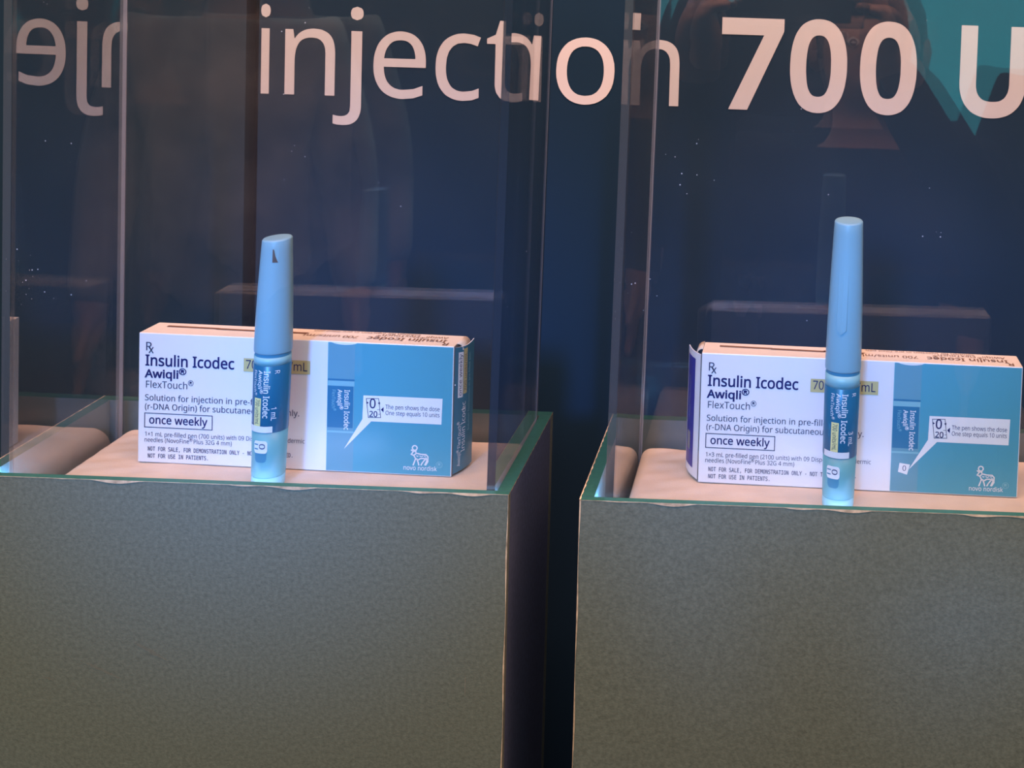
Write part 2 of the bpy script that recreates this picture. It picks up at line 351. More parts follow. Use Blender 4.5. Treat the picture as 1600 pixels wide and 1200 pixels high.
# ------------------------------------------------------------------ lettering (letter outlines drawn as polygons, 1000 units to the em)
SANS="""a 377 o162,-6,178,-4,192,-2,205,2,216,7,226,14,236,21,246,30,256,40,265,51,268,51,279,0,322,0,322,245,321,269,317,290,311,309,302,324,291,337,277,348,260,356,241,361,218,365,193,366,126,357,71,335,89,291,136,310,190,318,222,314,245,301,252,293,258,282,261,270,264,255,265,238,265,217,203,215,170,213,140,209,114,202,92,194,73,183,58,170,46,156,38,139,33,121,31,100,32,79,36,61,42,44,52,31,63,19,77,10,92,3,108,-3,125,-6,144,-7 h132,44,110,55,97,73,92,99,98,130,118,152,130,159,145,165,164,169,186,172,211,174,264,176,264,144,263,124,259,106,253,91,245,77,234,66,221,57,207,50,192,45,175,42,158,41
b 413 o253,-5,277,1,298,10,318,23,335,40,350,61,361,85,370,113,374,145,376,180,374,215,370,247,361,275,350,299,335,319,318,336,299,349,277,359,253,364,228,366,211,365,196,364,182,360,170,356,158,351,134,333,116,312,113,312,115,344,116,386,116,510,57,510,57,0,99,0,111,46,116,46,134,26,158,9,170,3,182,-1,196,-4,211,-6,228,-7 h197,44,178,48,161,55,148,65,138,78,130,93,124,111,120,131,117,154,116,179,116,182,117,208,120,232,124,252,130,269,138,284,149,296,162,305,178,312,196,316,218,317,253,312,280,295,299,268,311,230,315,181,314,155,311,132,306,111,300,93,291,78,281,65,268,55,254,48,237,44,219,42
c 322 o254,-2,294,13,294,65,253,50,201,44,181,46,164,50,149,57,135,66,124,79,115,94,107,111,102,131,99,154,98,179,102,228,115,266,136,293,166,310,204,315,244,310,282,298,300,347,259,361,206,367,187,366,168,364,151,360,135,354,119,347,105,339,91,328,79,316,69,302,59,286,51,268,45,249,40,227,38,204,37,178,38,153,40,131,45,110,50,91,58,73,67,58,78,44,89,32,102,21,117,13,132,6,148,0,165,-4,183,-6,201,-7
d 413 o201,-6,216,-4,230,-1,242,4,254,9,278,27,297,48,300,48,308,0,356,0,356,510,297,510,297,367,299,339,301,314,297,314,254,351,242,357,230,361,216,364,201,366,185,367,160,365,136,359,114,350,95,336,78,319,63,299,52,274,43,246,39,215,37,179,39,144,43,113,51,85,63,60,77,40,94,23,114,10,135,1,159,-5,185,-7 h176,44,159,48,145,55,132,65,122,78,113,93,107,111,102,131,99,153,98,178,99,202,102,225,107,245,113,264,122,280,132,293,145,304,159,312,175,316,193,318,216,316,235,312,252,305,265,295,275,282,283,266,290,248,294,227,297,204,298,179,298,168,297,144,294,122,289,104,283,87,274,74,264,62,250,54,234,47,216,44,194,42
e 379 o274,-1,328,17,328,69,274,50,213,44,192,45,174,49,157,55,142,64,129,76,118,89,110,106,104,124,100,145,98,169,345,169,345,204,344,223,342,241,338,259,333,275,327,290,319,304,310,316,300,328,288,338,276,347,262,354,247,359,231,363,214,366,196,367,178,366,160,363,143,358,127,352,112,344,99,334,86,322,75,309,65,295,57,279,50,261,44,242,40,222,38,200,37,177,38,154,40,132,45,112,51,93,59,76,68,61,79,46,91,34,105,23,120,14,136,7,153,1,171,-3,190,-6,210,-7 h102,234,106,251,112,266,120,279,129,291,139,301,151,309,164,314,179,317,195,318,212,317,228,314,241,308,252,300,262,290,269,278,275,264,279,249,282,233,283,216,99,216
f 231 o132,0,132,314,223,314,223,360,132,360,132,383,133,400,135,414,138,426,142,437,147,446,165,460,191,465,220,462,244,455,260,502,229,510,190,514,169,513,150,509,133,503,117,494,104,483,93,469,84,452,78,432,74,409,73,383,73,362,10,342,10,314,73,314,73,0
g 413 o226,-160,254,-155,278,-147,299,-136,317,-122,331,-105,342,-85,350,-62,354,-35,356,-6,356,360,309,360,301,312,298,312,289,323,280,332,270,340,260,347,249,353,237,358,225,362,212,365,199,366,185,367,158,365,134,359,112,348,93,334,76,316,62,294,51,270,43,242,39,212,37,179,39,146,43,115,51,88,62,63,76,42,93,25,113,11,134,1,159,-5,185,-7,214,-5,239,2,262,13,281,28,297,48,300,48,298,27,298,3,298,-11,296,-29,293,-45,288,-60,281,-73,271,-85,260,-95,247,-102,232,-108,216,-111,198,-112,167,-111,138,-108,112,-102,87,-94,65,-84,65,-138,86,-147,110,-153,136,-158,164,-160,195,-161 h176,43,160,47,146,54,133,64,123,77,114,92,107,110,102,130,99,153,98,179,99,204,102,227,107,247,114,265,123,281,134,294,146,304,160,311,176,316,193,317,213,316,232,312,248,306,261,297,273,285,282,271,289,253,294,232,297,207,298,179,298,165,297,141,294,119,289,100,282,84,273,71,262,60,249,52,233,46,215,43,194,42
h 415 o116,0,116,186,117,210,120,232,124,251,131,268,139,283,149,295,163,305,179,312,199,316,222,317,251,314,273,303,289,286,299,262,302,230,302,0,361,0,361,234,359,261,355,284,349,304,340,321,328,335,313,346,296,355,276,361,254,365,229,366,215,365,202,364,189,361,176,357,164,352,153,346,142,338,133,330,124,321,117,310,113,310,116,361,116,510,57,510,57,0
i 173 o111,429,119,441,122,457,119,474,111,486,87,495,62,486,55,474,52,457,55,441,62,429,87,420 o116,0,116,360,57,360,57,0
j 173 o111,429,119,441,122,457,119,474,111,486,87,495,62,486,55,474,52,457,55,441,62,429,87,420 o35,-160,53,-157,68,-151,81,-143,92,-133,101,-120,107,-106,112,-91,115,-73,116,-54,116,360,57,360,57,-56,54,-83,43,-100,27,-109,7,-112,-16,-110,-37,-105,-37,-153,-15,-159,15,-161
k 359 o116,0,116,132,156,168,281,0,353,0,197,206,343,360,273,360,158,238,144,221,128,201,116,185,113,185,115,216,116,244,116,510,57,510,57,0
l 173 o116,0,116,510,57,510,57,0
m 628 o116,0,116,187,117,211,120,232,124,252,130,269,137,283,147,296,159,305,174,312,192,316,212,317,239,314,260,303,274,286,283,262,286,232,286,0,345,0,345,199,345,221,348,241,353,258,359,274,367,287,377,298,390,306,405,312,422,316,442,317,468,314,489,303,503,286,512,262,515,232,515,0,574,0,574,234,572,261,569,284,563,304,554,321,543,335,530,347,514,355,496,362,475,365,452,367,438,366,425,364,411,361,398,357,386,352,374,345,363,338,353,328,344,318,336,306,333,306,321,328,303,345,281,357,254,364,223,367,210,366,198,364,186,362,174,358,162,353,151,347,141,340,132,331,124,322,117,311,113,311,105,360,57,360,57,0
n 415 o116,0,116,187,117,211,120,232,124,252,131,269,139,283,150,296,163,305,180,312,199,316,222,317,251,314,273,303,289,286,299,262,302,230,302,0,361,0,361,234,359,261,355,284,349,304,340,321,328,335,313,347,296,355,277,362,255,365,230,367,217,366,203,364,190,362,178,358,165,353,153,347,143,340,133,331,124,322,117,311,113,311,105,360,57,360,57,0
o 406 o232,-5,259,1,283,11,305,25,325,42,341,64,354,88,363,116,368,147,370,181,369,204,367,226,362,246,357,264,349,282,340,297,329,312,318,324,305,335,290,345,275,353,259,359,242,363,223,366,204,367,175,365,148,359,123,349,101,336,82,318,66,297,53,273,44,246,39,215,37,181,38,157,40,136,45,115,51,96,58,79,68,63,78,49,90,36,103,25,117,15,133,7,149,1,166,-3,183,-6,202,-7 h183,44,164,48,148,56,135,66,123,80,114,96,107,114,102,134,99,156,98,181,99,205,102,227,107,247,114,265,123,281,134,294,148,304,164,311,182,316,203,317,224,316,242,311,258,304,272,294,283,281,293,265,300,247,305,227,308,205,309,181,308,156,305,134,300,114,293,96,283,80,272,66,258,56,242,48,224,44,203,42
p 413 o116,-161,116,-13,115,17,112,46,116,46,159,9,170,3,183,-1,197,-4,212,-6,228,-7,253,-5,277,1,299,10,318,24,335,41,350,62,361,86,370,114,374,146,376,181,374,216,370,248,361,276,350,300,335,320,318,337,299,350,277,359,254,365,228,367,212,366,196,364,182,361,170,356,158,351,135,333,116,311,113,311,105,360,57,360,57,-161 h197,44,178,48,161,55,148,65,138,78,130,94,124,112,120,132,117,155,116,181,116,192,118,216,121,237,125,256,132,272,140,286,150,297,163,306,179,312,197,316,218,317,236,316,253,311,268,304,281,293,291,280,300,264,306,247,311,227,314,205,315,181,305,110,291,82,273,60,249,47,219,42
q 413 o356,-161,356,360,309,360,300,311,298,311,279,333,255,351,243,356,231,361,217,364,202,366,185,367,160,365,137,359,115,350,96,336,78,319,63,299,52,274,44,246,39,215,37,179,39,144,43,113,52,85,63,60,78,40,95,23,114,10,135,1,158,-5,183,-7,200,-6,215,-4,229,-1,242,4,254,9,278,27,296,48,300,48,298,21,297,-7,297,-161 h176,44,160,48,145,55,132,65,122,78,113,94,107,111,102,131,99,154,98,178,99,202,102,225,107,245,113,264,122,280,132,293,144,304,159,312,175,316,193,318,215,316,234,312,251,305,264,295,275,282,283,267,289,249,294,228,297,205,298,179,298,167,296,143,293,121,289,103,282,86,274,73,263,62,250,53,234,47,216,44,195,42
r 277 o116,0,116,192,117,206,118,220,121,232,125,244,131,256,147,280,169,298,194,309,221,313,241,312,260,308,267,363,247,366,225,367,210,366,197,363,183,359,171,353,160,345,149,336,139,327,130,317,122,306,115,294,112,294,105,360,57,360,57,0
s 322 o173,-6,196,-2,217,3,236,10,253,20,267,32,277,46,285,62,290,79,291,99,288,126,279,147,242,180,183,206,129,229,99,249,91,275,95,293,110,307,133,315,165,318,216,312,264,296,284,343,231,360,169,367,146,366,125,363,105,358,87,351,72,342,58,331,48,319,40,305,36,289,34,271,38,244,48,223,86,191,146,164,200,140,227,118,234,94,229,72,214,55,205,50,194,46,181,43,166,42,149,41,87,50,35,70,35,16,83,-1,148,-7
t 242 o201,-4,228,4,228,49,205,44,177,42,155,46,137,57,125,77,121,106,121,314,225,314,225,360,121,360,121,443,86,443,62,366,11,343,11,314,62,314,62,105,62,88,64,73,67,59,71,47,77,37,94,16,115,3,167,-7
u 415 o198,-6,211,-5,224,-2,237,2,250,6,262,12,272,19,282,28,291,37,298,48,301,48,310,0,358,0,358,360,299,360,299,173,298,149,295,127,291,107,284,91,276,76,265,64,251,54,235,48,215,44,193,42,164,46,142,56,126,73,116,97,113,128,113,360,53,360,53,124,54,98,58,75,65,55,74,38,86,25,100,13,117,5,137,-2,159,-5,184,-7
v 341 o204,0,341,360,278,360,201,148,190,116,179,81,171,52,169,52,162,80,151,115,140,148,63,360,0,360,136,0
w 528 o173,1,238,203,253,258,262,299,265,299,274,258,289,203,351,1,420,1,520,361,460,361,410,169,395,108,385,62,383,62,373,108,359,158,297,361,232,361,169,158,159,125,151,89,144,61,142,61,132,110,118,169,69,361,7,361,106,1
x 355 o79,0,178,144,276,0,343,0,212,184,336,360,270,360,178,224,85,360,18,360,142,184,12,0
y 343 o76,-160,95,-156,111,-150,126,-142,139,-131,150,-118,161,-103,171,-87,179,-69,187,-50,343,360,279,360,206,156,187,101,175,57,172,57,160,104,142,155,64,360,1,360,146,-1,127,-49,114,-75,97,-95,75,-108,47,-113,25,-111,7,-109,7,-156,28,-160,56,-161
z 316 o289,0,289,46,94,46,285,316,285,360,38,360,38,314,220,314,26,39,26,0
A 429 o61,0,118,148,308,148,366,0,428,0,242,482,187,482,0,0 h193,347,203,378,214,419,221,396,230,367,236,347,290,202,138,202
B 437 o234,0,263,1,290,6,315,13,336,23,356,36,372,51,384,69,393,89,398,111,400,136,400,151,398,164,395,176,391,187,386,197,369,218,348,234,293,251,293,255,310,259,325,264,339,271,350,280,361,290,369,302,376,315,380,329,383,344,384,361,382,385,377,407,368,425,355,441,338,453,318,463,294,470,267,475,236,478,202,480,65,480,65,0 h126,428,205,428,228,427,248,425,266,422,281,417,294,411,304,403,312,393,317,382,321,369,322,354,321,339,318,326,313,314,307,304,299,295,288,288,274,282,257,279,237,276,214,275,126,275 h126,225,218,225,243,224,264,221,283,217,298,210,310,202,319,192,326,181,332,169,335,156,336,141,335,126,332,111,327,98,320,86,311,76,299,67,285,60,267,55,246,52,222,51,126,51
C 424 o329,-2,385,13,385,65,330,52,270,46,239,48,211,55,186,65,164,80,146,98,131,121,120,146,111,174,106,206,105,240,107,274,112,306,121,334,133,359,149,381,168,400,190,415,214,425,241,431,271,433,330,425,379,407,404,458,380,468,355,476,329,482,301,485,271,486,243,485,216,481,191,475,167,466,146,455,126,442,108,426,93,409,79,390,67,368,58,346,51,321,45,296,42,269,41,240,42,211,45,183,50,157,57,133,65,109,76,88,89,69,104,52,120,37,139,24,160,13,182,4,207,-2,233,-6,261,-7
D 490 o199,0,244,2,285,10,322,22,355,39,383,61,407,88,425,120,439,157,447,198,449,244,448,274,445,302,439,328,431,352,420,374,408,394,393,411,377,427,359,441,338,453,316,462,293,470,268,475,241,478,213,480,65,480,65,0 h126,428,204,428,237,426,267,421,294,412,318,399,338,383,355,363,368,339,378,311,384,279,385,242,378,174,354,120,315,82,261,59,191,52,126,52
E 373 o333,0,333,53,126,53,126,224,321,224,321,277,126,277,126,426,333,426,333,480,65,480,65,0
F 349 o126,0,126,203,320,203,320,257,126,257,126,426,333,426,333,480,65,480,65,0
G 489 o361,-1,439,18,439,253,273,253,273,199,379,199,379,57,338,49,285,46,260,47,237,50,216,54,198,61,181,70,166,81,152,93,141,107,131,122,123,139,116,157,111,176,107,196,105,217,104,240,106,274,112,306,121,334,135,359,152,381,173,400,197,415,223,425,253,431,286,433,352,425,410,406,433,458,366,479,289,486,259,485,230,481,204,475,179,467,155,456,134,442,115,427,98,410,83,391,71,370,60,347,52,323,46,297,42,269,41,240,42,210,45,182,51,156,58,131,67,108,79,87,93,68,108,51,126,36,145,23,166,12,190,4,215,-2,242,-6,271,-7
H 498 o126,0,126,224,371,224,371,0,432,0,432,480,371,480,371,277,126,277,126,480,65,480,65,0
I 228 o200,0,200,35,144,48,144,431,200,445,200,480,27,480,27,445,83,431,83,48,27,35,27,0
J 183 o19,-126,39,-122,57,-116,73,-107,88,-95,100,-80,110,-63,117,-42,121,-19,122,7,122,480,62,480,62,3,52,-44,28,-68,-4,-75,-30,-73,-52,-68,-52,-119,-31,-125,-3,-128
K 416 o126,0,126,186,175,229,345,0,416,0,218,271,408,480,338,480,208,334,167,289,126,243,126,480,65,480,65,0
L 352 o335,0,335,54,126,54,126,480,65,480,65,0
M 609 o121,0,121,291,120,364,116,420,119,420,277,0,326,0,486,420,489,420,486,364,484,295,484,0,544,0,544,480,455,480,305,87,302,87,154,480,65,480,65,0
N 510 o121,0,121,268,119,340,116,398,118,398,375,0,445,0,445,480,389,480,389,209,390,162,392,115,394,83,391,83,135,480,65,480,65,0
O 525 o291,-5,317,-2,341,4,364,13,384,24,403,38,420,53,434,70,447,89,458,110,467,133,474,158,480,184,483,211,484,240,483,269,480,297,474,323,467,347,458,370,447,392,434,411,420,428,403,443,384,456,364,467,341,476,317,482,291,486,263,487,234,486,207,482,182,476,159,467,139,456,120,443,103,427,89,410,76,391,65,370,56,347,50,323,45,297,42,270,41,241,42,212,45,184,50,158,56,134,65,111,76,90,89,70,103,53,120,38,139,24,159,13,182,4,207,-2,234,-5,263,-7 h232,48,204,54,181,64,160,79,143,98,129,120,119,146,111,174,106,206,105,240,106,275,111,307,119,335,129,360,143,382,161,401,181,415,205,426,232,432,263,434,294,432,321,426,345,415,365,401,382,382,396,360,406,335,414,307,418,275,420,240,418,206,414,174,406,146,396,120,382,98,365,79,345,64,321,54,294,48,263,46
P 406 o126,0,126,187,181,187,208,188,233,190,256,194,277,200,294,208,310,217,324,227,336,239,346,251,354,264,361,278,366,293,369,308,371,323,372,338,370,364,365,387,357,408,345,427,329,443,310,456,287,466,259,474,228,478,192,480,65,480,65,0 h126,428,187,428,211,427,232,424,251,420,267,413,280,405,291,395,299,383,305,369,308,353,310,336,308,316,304,298,298,283,288,271,276,261,261,253,244,246,223,242,200,239,174,238,126,238
Q 525 o459,-114,344,5,370,16,394,30,415,47,433,67,448,91,461,116,471,144,478,174,482,206,484,240,483,269,480,297,474,323,467,347,458,370,447,392,434,411,420,428,403,443,384,456,364,467,341,476,317,482,291,486,263,487,234,486,207,482,182,476,159,467,139,456,120,443,103,427,89,410,76,391,65,370,56,347,50,323,45,297,42,270,41,241,42,212,45,184,50,158,56,134,65,111,76,90,89,70,103,53,120,38,139,24,159,13,182,4,207,-2,234,-5,263,-7,270,-7,279,-6,372,-114 h232,48,204,54,181,64,160,79,143,98,129,120,119,146,111,174,106,206,105,240,106,275,111,307,119,335,129,360,143,382,161,401,181,415,205,426,232,432,263,434,294,432,321,426,345,415,365,401,382,382,396,360,406,335,414,307,418,275,420,240,418,206,414,174,406,146,396,120,382,98,365,79,345,64,321,54,294,48,263,46
R 418 o126,0,126,198,221,198,337,0,408,0,276,215,322,239,342,256,358,279,363,290,367,302,370,315,371,328,372,343,370,369,365,392,357,413,345,431,329,446,310,458,288,467,261,474,231,478,197,480,65,480,65,0 h126,427,194,427,216,426,236,424,254,420,269,414,281,407,292,398,299,387,305,374,308,358,310,340,309,323,305,308,300,294,292,282,283,272,271,264,256,258,239,253,220,250,197,249,126,249
S 369 o196,-5,224,-1,249,6,271,16,291,29,307,44,320,62,330,82,335,104,337,128,337,143,335,156,332,169,327,180,322,191,315,200,308,209,299,218,289,226,278,233,206,267,144,294,111,323,101,363,107,392,124,414,134,421,146,426,160,430,175,432,192,433,253,426,307,408,326,459,266,479,193,486,176,486,159,484,143,481,128,477,114,471,101,465,89,458,78,449,68,440,60,429,53,418,47,406,43,393,41,379,40,364,42,343,45,323,52,306,60,290,72,276,85,264,101,252,120,241,141,231,164,222,232,192,267,163,277,123,276,109,272,97,267,86,259,75,249,66,238,59,223,53,207,49,189,47,169,46,94,54,34,74,34,16,91,-1,166,-7
T 373 o217,0,217,426,366,426,366,480,7,480,7,426,156,426,156,0
U 491 o268,-6,291,-3,312,2,331,8,348,16,364,26,378,38,390,50,401,64,410,80,417,96,423,113,427,131,429,150,430,169,430,480,370,480,370,169,369,148,365,129,360,111,351,95,341,80,328,68,312,58,293,51,271,47,246,46,222,47,201,51,182,57,166,66,152,78,141,92,132,108,126,126,122,146,121,169,121,480,60,480,60,171,62,140,68,112,77,86,90,63,107,42,127,24,151,11,178,1,209,-5,243,-7
V 403 o232,0,403,480,339,480,232,173,214,117,201,67,189,117,171,172,63,480,0,480,171,0
W 625 o196,0,287,312,303,372,310,409,314,388,323,353,334,314,427,0,488,0,616,480,553,480,479,187,465,127,455,73,445,127,429,188,341,480,279,480,194,190,179,130,169,73,160,127,146,187,71,480,8,480,135,0
X 394 o66,0,195,208,322,0,391,0,231,251,379,480,316,480,197,291,80,480,13,480,162,250,3,0
Y 380 o220,0,220,186,380,480,315,480,190,244,66,480,0,480,160,183,160,0
Z 384 o358,0,358,54,99,54,351,434,351,480,34,480,34,426,278,426,26,46,26,0
0 384 o214,-6,234,-2,252,4,269,12,284,23,297,36,309,51,319,68,328,87,335,108,341,131,345,156,349,182,351,210,351,240,350,285,345,326,337,362,326,394,312,422,294,445,273,464,249,477,222,484,191,487,169,486,149,482,131,476,114,468,99,458,86,445,75,430,64,413,56,394,49,373,43,350,39,326,35,299,34,271,33,240,34,196,39,156,47,119,58,87,72,59,89,35,109,17,133,4,161,-4,191,-7 h171,46,153,51,138,61,125,75,115,93,106,114,100,140,96,169,93,203,92,240,93,278,96,311,100,340,106,366,115,388,125,405,138,419,153,429,171,435,191,437,212,435,229,429,245,419,258,405,268,388,277,366,283,340,288,311,291,278,291,240,291,203,288,169,283,139,277,114,268,92,258,75,245,61,229,51,212,46,191,44
1 384 o238,0,238,480,189,480,60,379,91,339,142,381,164,400,183,418,181,381,181,335,181,0
2 384 o349,0,349,54,107,54,107,56,207,155,271,224,314,288,320,302,324,315,327,329,329,344,330,359,328,382,324,402,316,421,305,438,291,452,274,465,255,474,234,481,210,485,185,486,167,486,150,484,133,480,117,476,102,470,38,430,69,390,123,424,134,428,146,432,158,434,171,435,185,436,199,435,213,433,225,428,236,423,246,415,254,406,261,396,266,384,268,370,269,355,269,343,267,330,265,318,261,307,257,296,219,240,158,176,32,49,32,0
3 384 o186,-6,209,-4,230,0,249,5,266,11,282,19,295,28,307,38,318,50,326,62,333,76,339,90,343,104,345,120,346,136,345,155,341,172,336,187,328,201,318,214,305,224,290,234,273,241,254,246,232,250,232,253,249,257,265,263,280,271,293,280,304,290,314,303,321,316,327,332,330,349,331,367,330,387,325,406,318,423,308,438,294,453,278,465,259,474,237,481,211,485,183,486,164,486,146,484,128,481,112,477,96,471,33,437,62,396,117,425,128,429,141,432,154,435,168,436,183,437,199,436,213,433,226,430,237,424,247,417,265,394,271,363,269,348,266,333,260,320,251,308,240,298,227,289,211,282,193,277,173,274,150,273,103,273,103,222,150,222,174,222,196,219,216,215,234,210,249,202,262,194,271,183,278,170,283,155,284,138,283,121,280,105,274,91,266,79,256,68,243,59,227,52,208,47,187,44,163,43,95,51,30,75,30,19,92,-1,162,-7
4 384 o301,0,301,109,371,109,371,162,301,162,301,482,240,482,14,159,14,109,244,109,244,0 h216,367,231,392,244,419,247,419,245,372,244,313,244,162,72,162
5 384 o199,-5,228,0,255,9,278,21,299,36,316,54,329,75,338,99,344,125,346,153,344,179,339,202,330,223,318,241,302,257,284,271,262,281,239,288,213,293,185,294,142,291,111,287,122,426,312,426,312,480,72,480,54,253,83,234,122,241,165,244,189,243,210,240,228,235,244,228,257,219,267,208,275,196,281,181,284,165,285,147,284,127,280,109,274,93,265,80,253,69,239,60,224,53,206,48,188,45,167,44,101,52,42,75,42,19,97,0,167,-7
6 384 o227,-5,251,0,274,9,294,21,311,36,326,55,338,76,346,99,351,126,353,154,351,181,346,205,339,227,328,246,314,262,298,276,280,287,260,294,238,299,214,300,197,300,182,298,168,294,155,290,143,284,119,266,100,244,96,244,106,318,110,332,114,345,119,357,125,369,132,380,140,390,148,400,158,408,169,416,181,422,194,428,208,432,223,435,240,437,258,438,288,436,316,430,316,480,288,485,257,486,230,485,206,482,184,478,164,471,146,462,129,452,114,440,101,427,89,413,79,397,70,381,62,363,56,345,50,326,46,307,37,205,38,177,40,151,45,128,51,106,59,86,68,68,79,52,90,38,103,26,118,16,133,8,148,2,165,-3,182,-6,200,-7 h168,48,142,61,122,82,108,108,97,166,100,187,110,208,126,226,146,241,172,251,201,254,219,253,235,250,249,244,261,237,271,227,279,216,286,202,290,188,293,172,294,154,293,133,290,114,285,97,277,82,268,70,257,60,244,53,231,47,216,44,199,43
7 384 o156,0,351,434,351,480,30,480,30,426,288,426,91,0
8 384 o221,-5,246,-1,269,6,290,16,308,29,323,44,335,61,344,80,349,101,351,124,347,155,336,181,298,222,244,254,289,283,323,321,332,344,335,371,334,393,329,412,321,429,309,444,295,457,278,467,259,476,238,482,216,485,191,486,175,486,160,484,145,481,131,478,118,473,106,467,95,460,84,452,75,444,67,434,60,424,55,412,51,400,49,386,48,372,49,355,52,339,57,325,64,311,73,299,83,288,94,278,106,268,119,259,132,251,83,221,47,179,36,153,33,122,35,99,40,78,48,59,60,42,75,27,93,15,114,5,137,-1,164,-5,193,-7 h150,299,118,328,109,347,106,369,112,399,130,421,140,427,151,432,163,436,176,438,191,439,206,438,219,436,232,432,243,427,253,421,271,399,277,369,276,355,273,343,268,331,261,321,253,312,194,277 h172,41,155,44,140,49,127,55,116,63,107,73,100,84,95,96,92,108,91,122,92,136,94,149,99,161,105,173,114,183,124,193,136,202,149,210,164,219,181,226,192,222,210,215,226,207,240,199,254,191,265,182,275,172,283,161,288,150,292,137,293,124,292,109,289,96,284,84,276,73,267,63,256,55,243,49,228,44,211,41,192,40
9 384 o155,-6,179,-3,202,2,222,9,240,17,257,28,272,39,285,52,297,67,307,82,316,99,324,116,331,134,336,153,340,173,349,275,348,302,346,328,341,352,335,374,328,393,319,411,308,427,296,441,283,453,269,463,254,471,238,478,222,483,205,485,187,486,169,485,152,483,135,479,120,474,106,467,93,458,81,448,70,437,61,425,53,411,46,396,40,380,37,362,34,344,34,324,35,298,40,274,47,253,58,234,72,217,88,204,106,193,126,185,147,181,171,179,188,180,204,182,218,185,231,190,243,196,267,214,285,235,289,235,280,161,276,147,272,134,267,122,261,110,254,99,246,89,237,80,228,71,217,64,205,57,192,52,178,47,163,44,146,42,128,42,69,50,69,0,98,-5,129,-7 h166,227,150,230,136,235,124,243,115,252,106,264,100,277,96,291,93,307,92,325,93,346,96,366,102,382,109,397,119,409,130,419,142,427,156,432,171,435,187,437,200,436,212,434,224,430,234,424,244,418,264,397,278,371,289,314,286,292,276,272,261,254,240,239,214,229,184,226
( 201 o181,-106,163,-80,147,-54,133,-26,121,2,110,32,102,62,95,92,90,123,88,154,87,185,88,216,90,248,95,279,102,310,110,340,121,370,133,399,147,427,163,454,181,480,126,480,106,454,89,428,74,401,61,372,51,342,42,311,35,280,31,249,28,217,27,184,28,152,31,120,35,89,42,58,51,28,61,-1,74,-30,89,-56,106,-82,126,-106
) 201 o76,-106,95,-82,112,-56,127,-30,140,-1,151,28,159,58,166,89,171,120,174,152,175,184,174,217,171,249,166,280,159,311,151,342,140,372,127,401,112,428,95,454,76,480,20,480,38,454,54,427,68,399,81,370,91,340,100,310,106,279,111,248,114,216,115,185,114,154,111,123,106,92,100,62,91,32,81,2,68,-26,54,-54,38,-80,21,-106
- 216 o189,154,189,206,27,206,27,154
/ 250 o64,0,243,480,185,480,7,0
. 180 o119,1,129,15,132,36,129,57,119,71,89,81,60,71,51,57,48,36,51,15,60,1,89,-9
, 180 o71,-87,104,-8,129,71,124,78,61,78,47,-3,28,-87
× 384 o191,202,306,89,340,123,226,237,340,351,307,385,192,271,79,385,44,351,158,237,44,123,79,89
® 740 o208,156,272,156,272,324,310,324,342,320,369,304,395,272,428,218,463,156,541,156,493,233,469,269,447,298,425,319,401,332,401,334,447,345,483,369,506,404,514,448,507,482,485,516,445,542,383,552,208,552 h272,379,272,498,375,498,404,494,426,482,441,463,446,439,440,412,423,394,397,383,364,379 h677,360,653,240,587,142,489,76,369,52,249,76,152,142,86,240,62,360,86,480,152,577,249,643,369,667,489,643,587,577,653,480 o738,360,709,504,630,621,513,699,369,728,225,699,108,621,30,504,1,360,30,216,109,99,225,20,369,-9,513,20,630,99,709,216"""
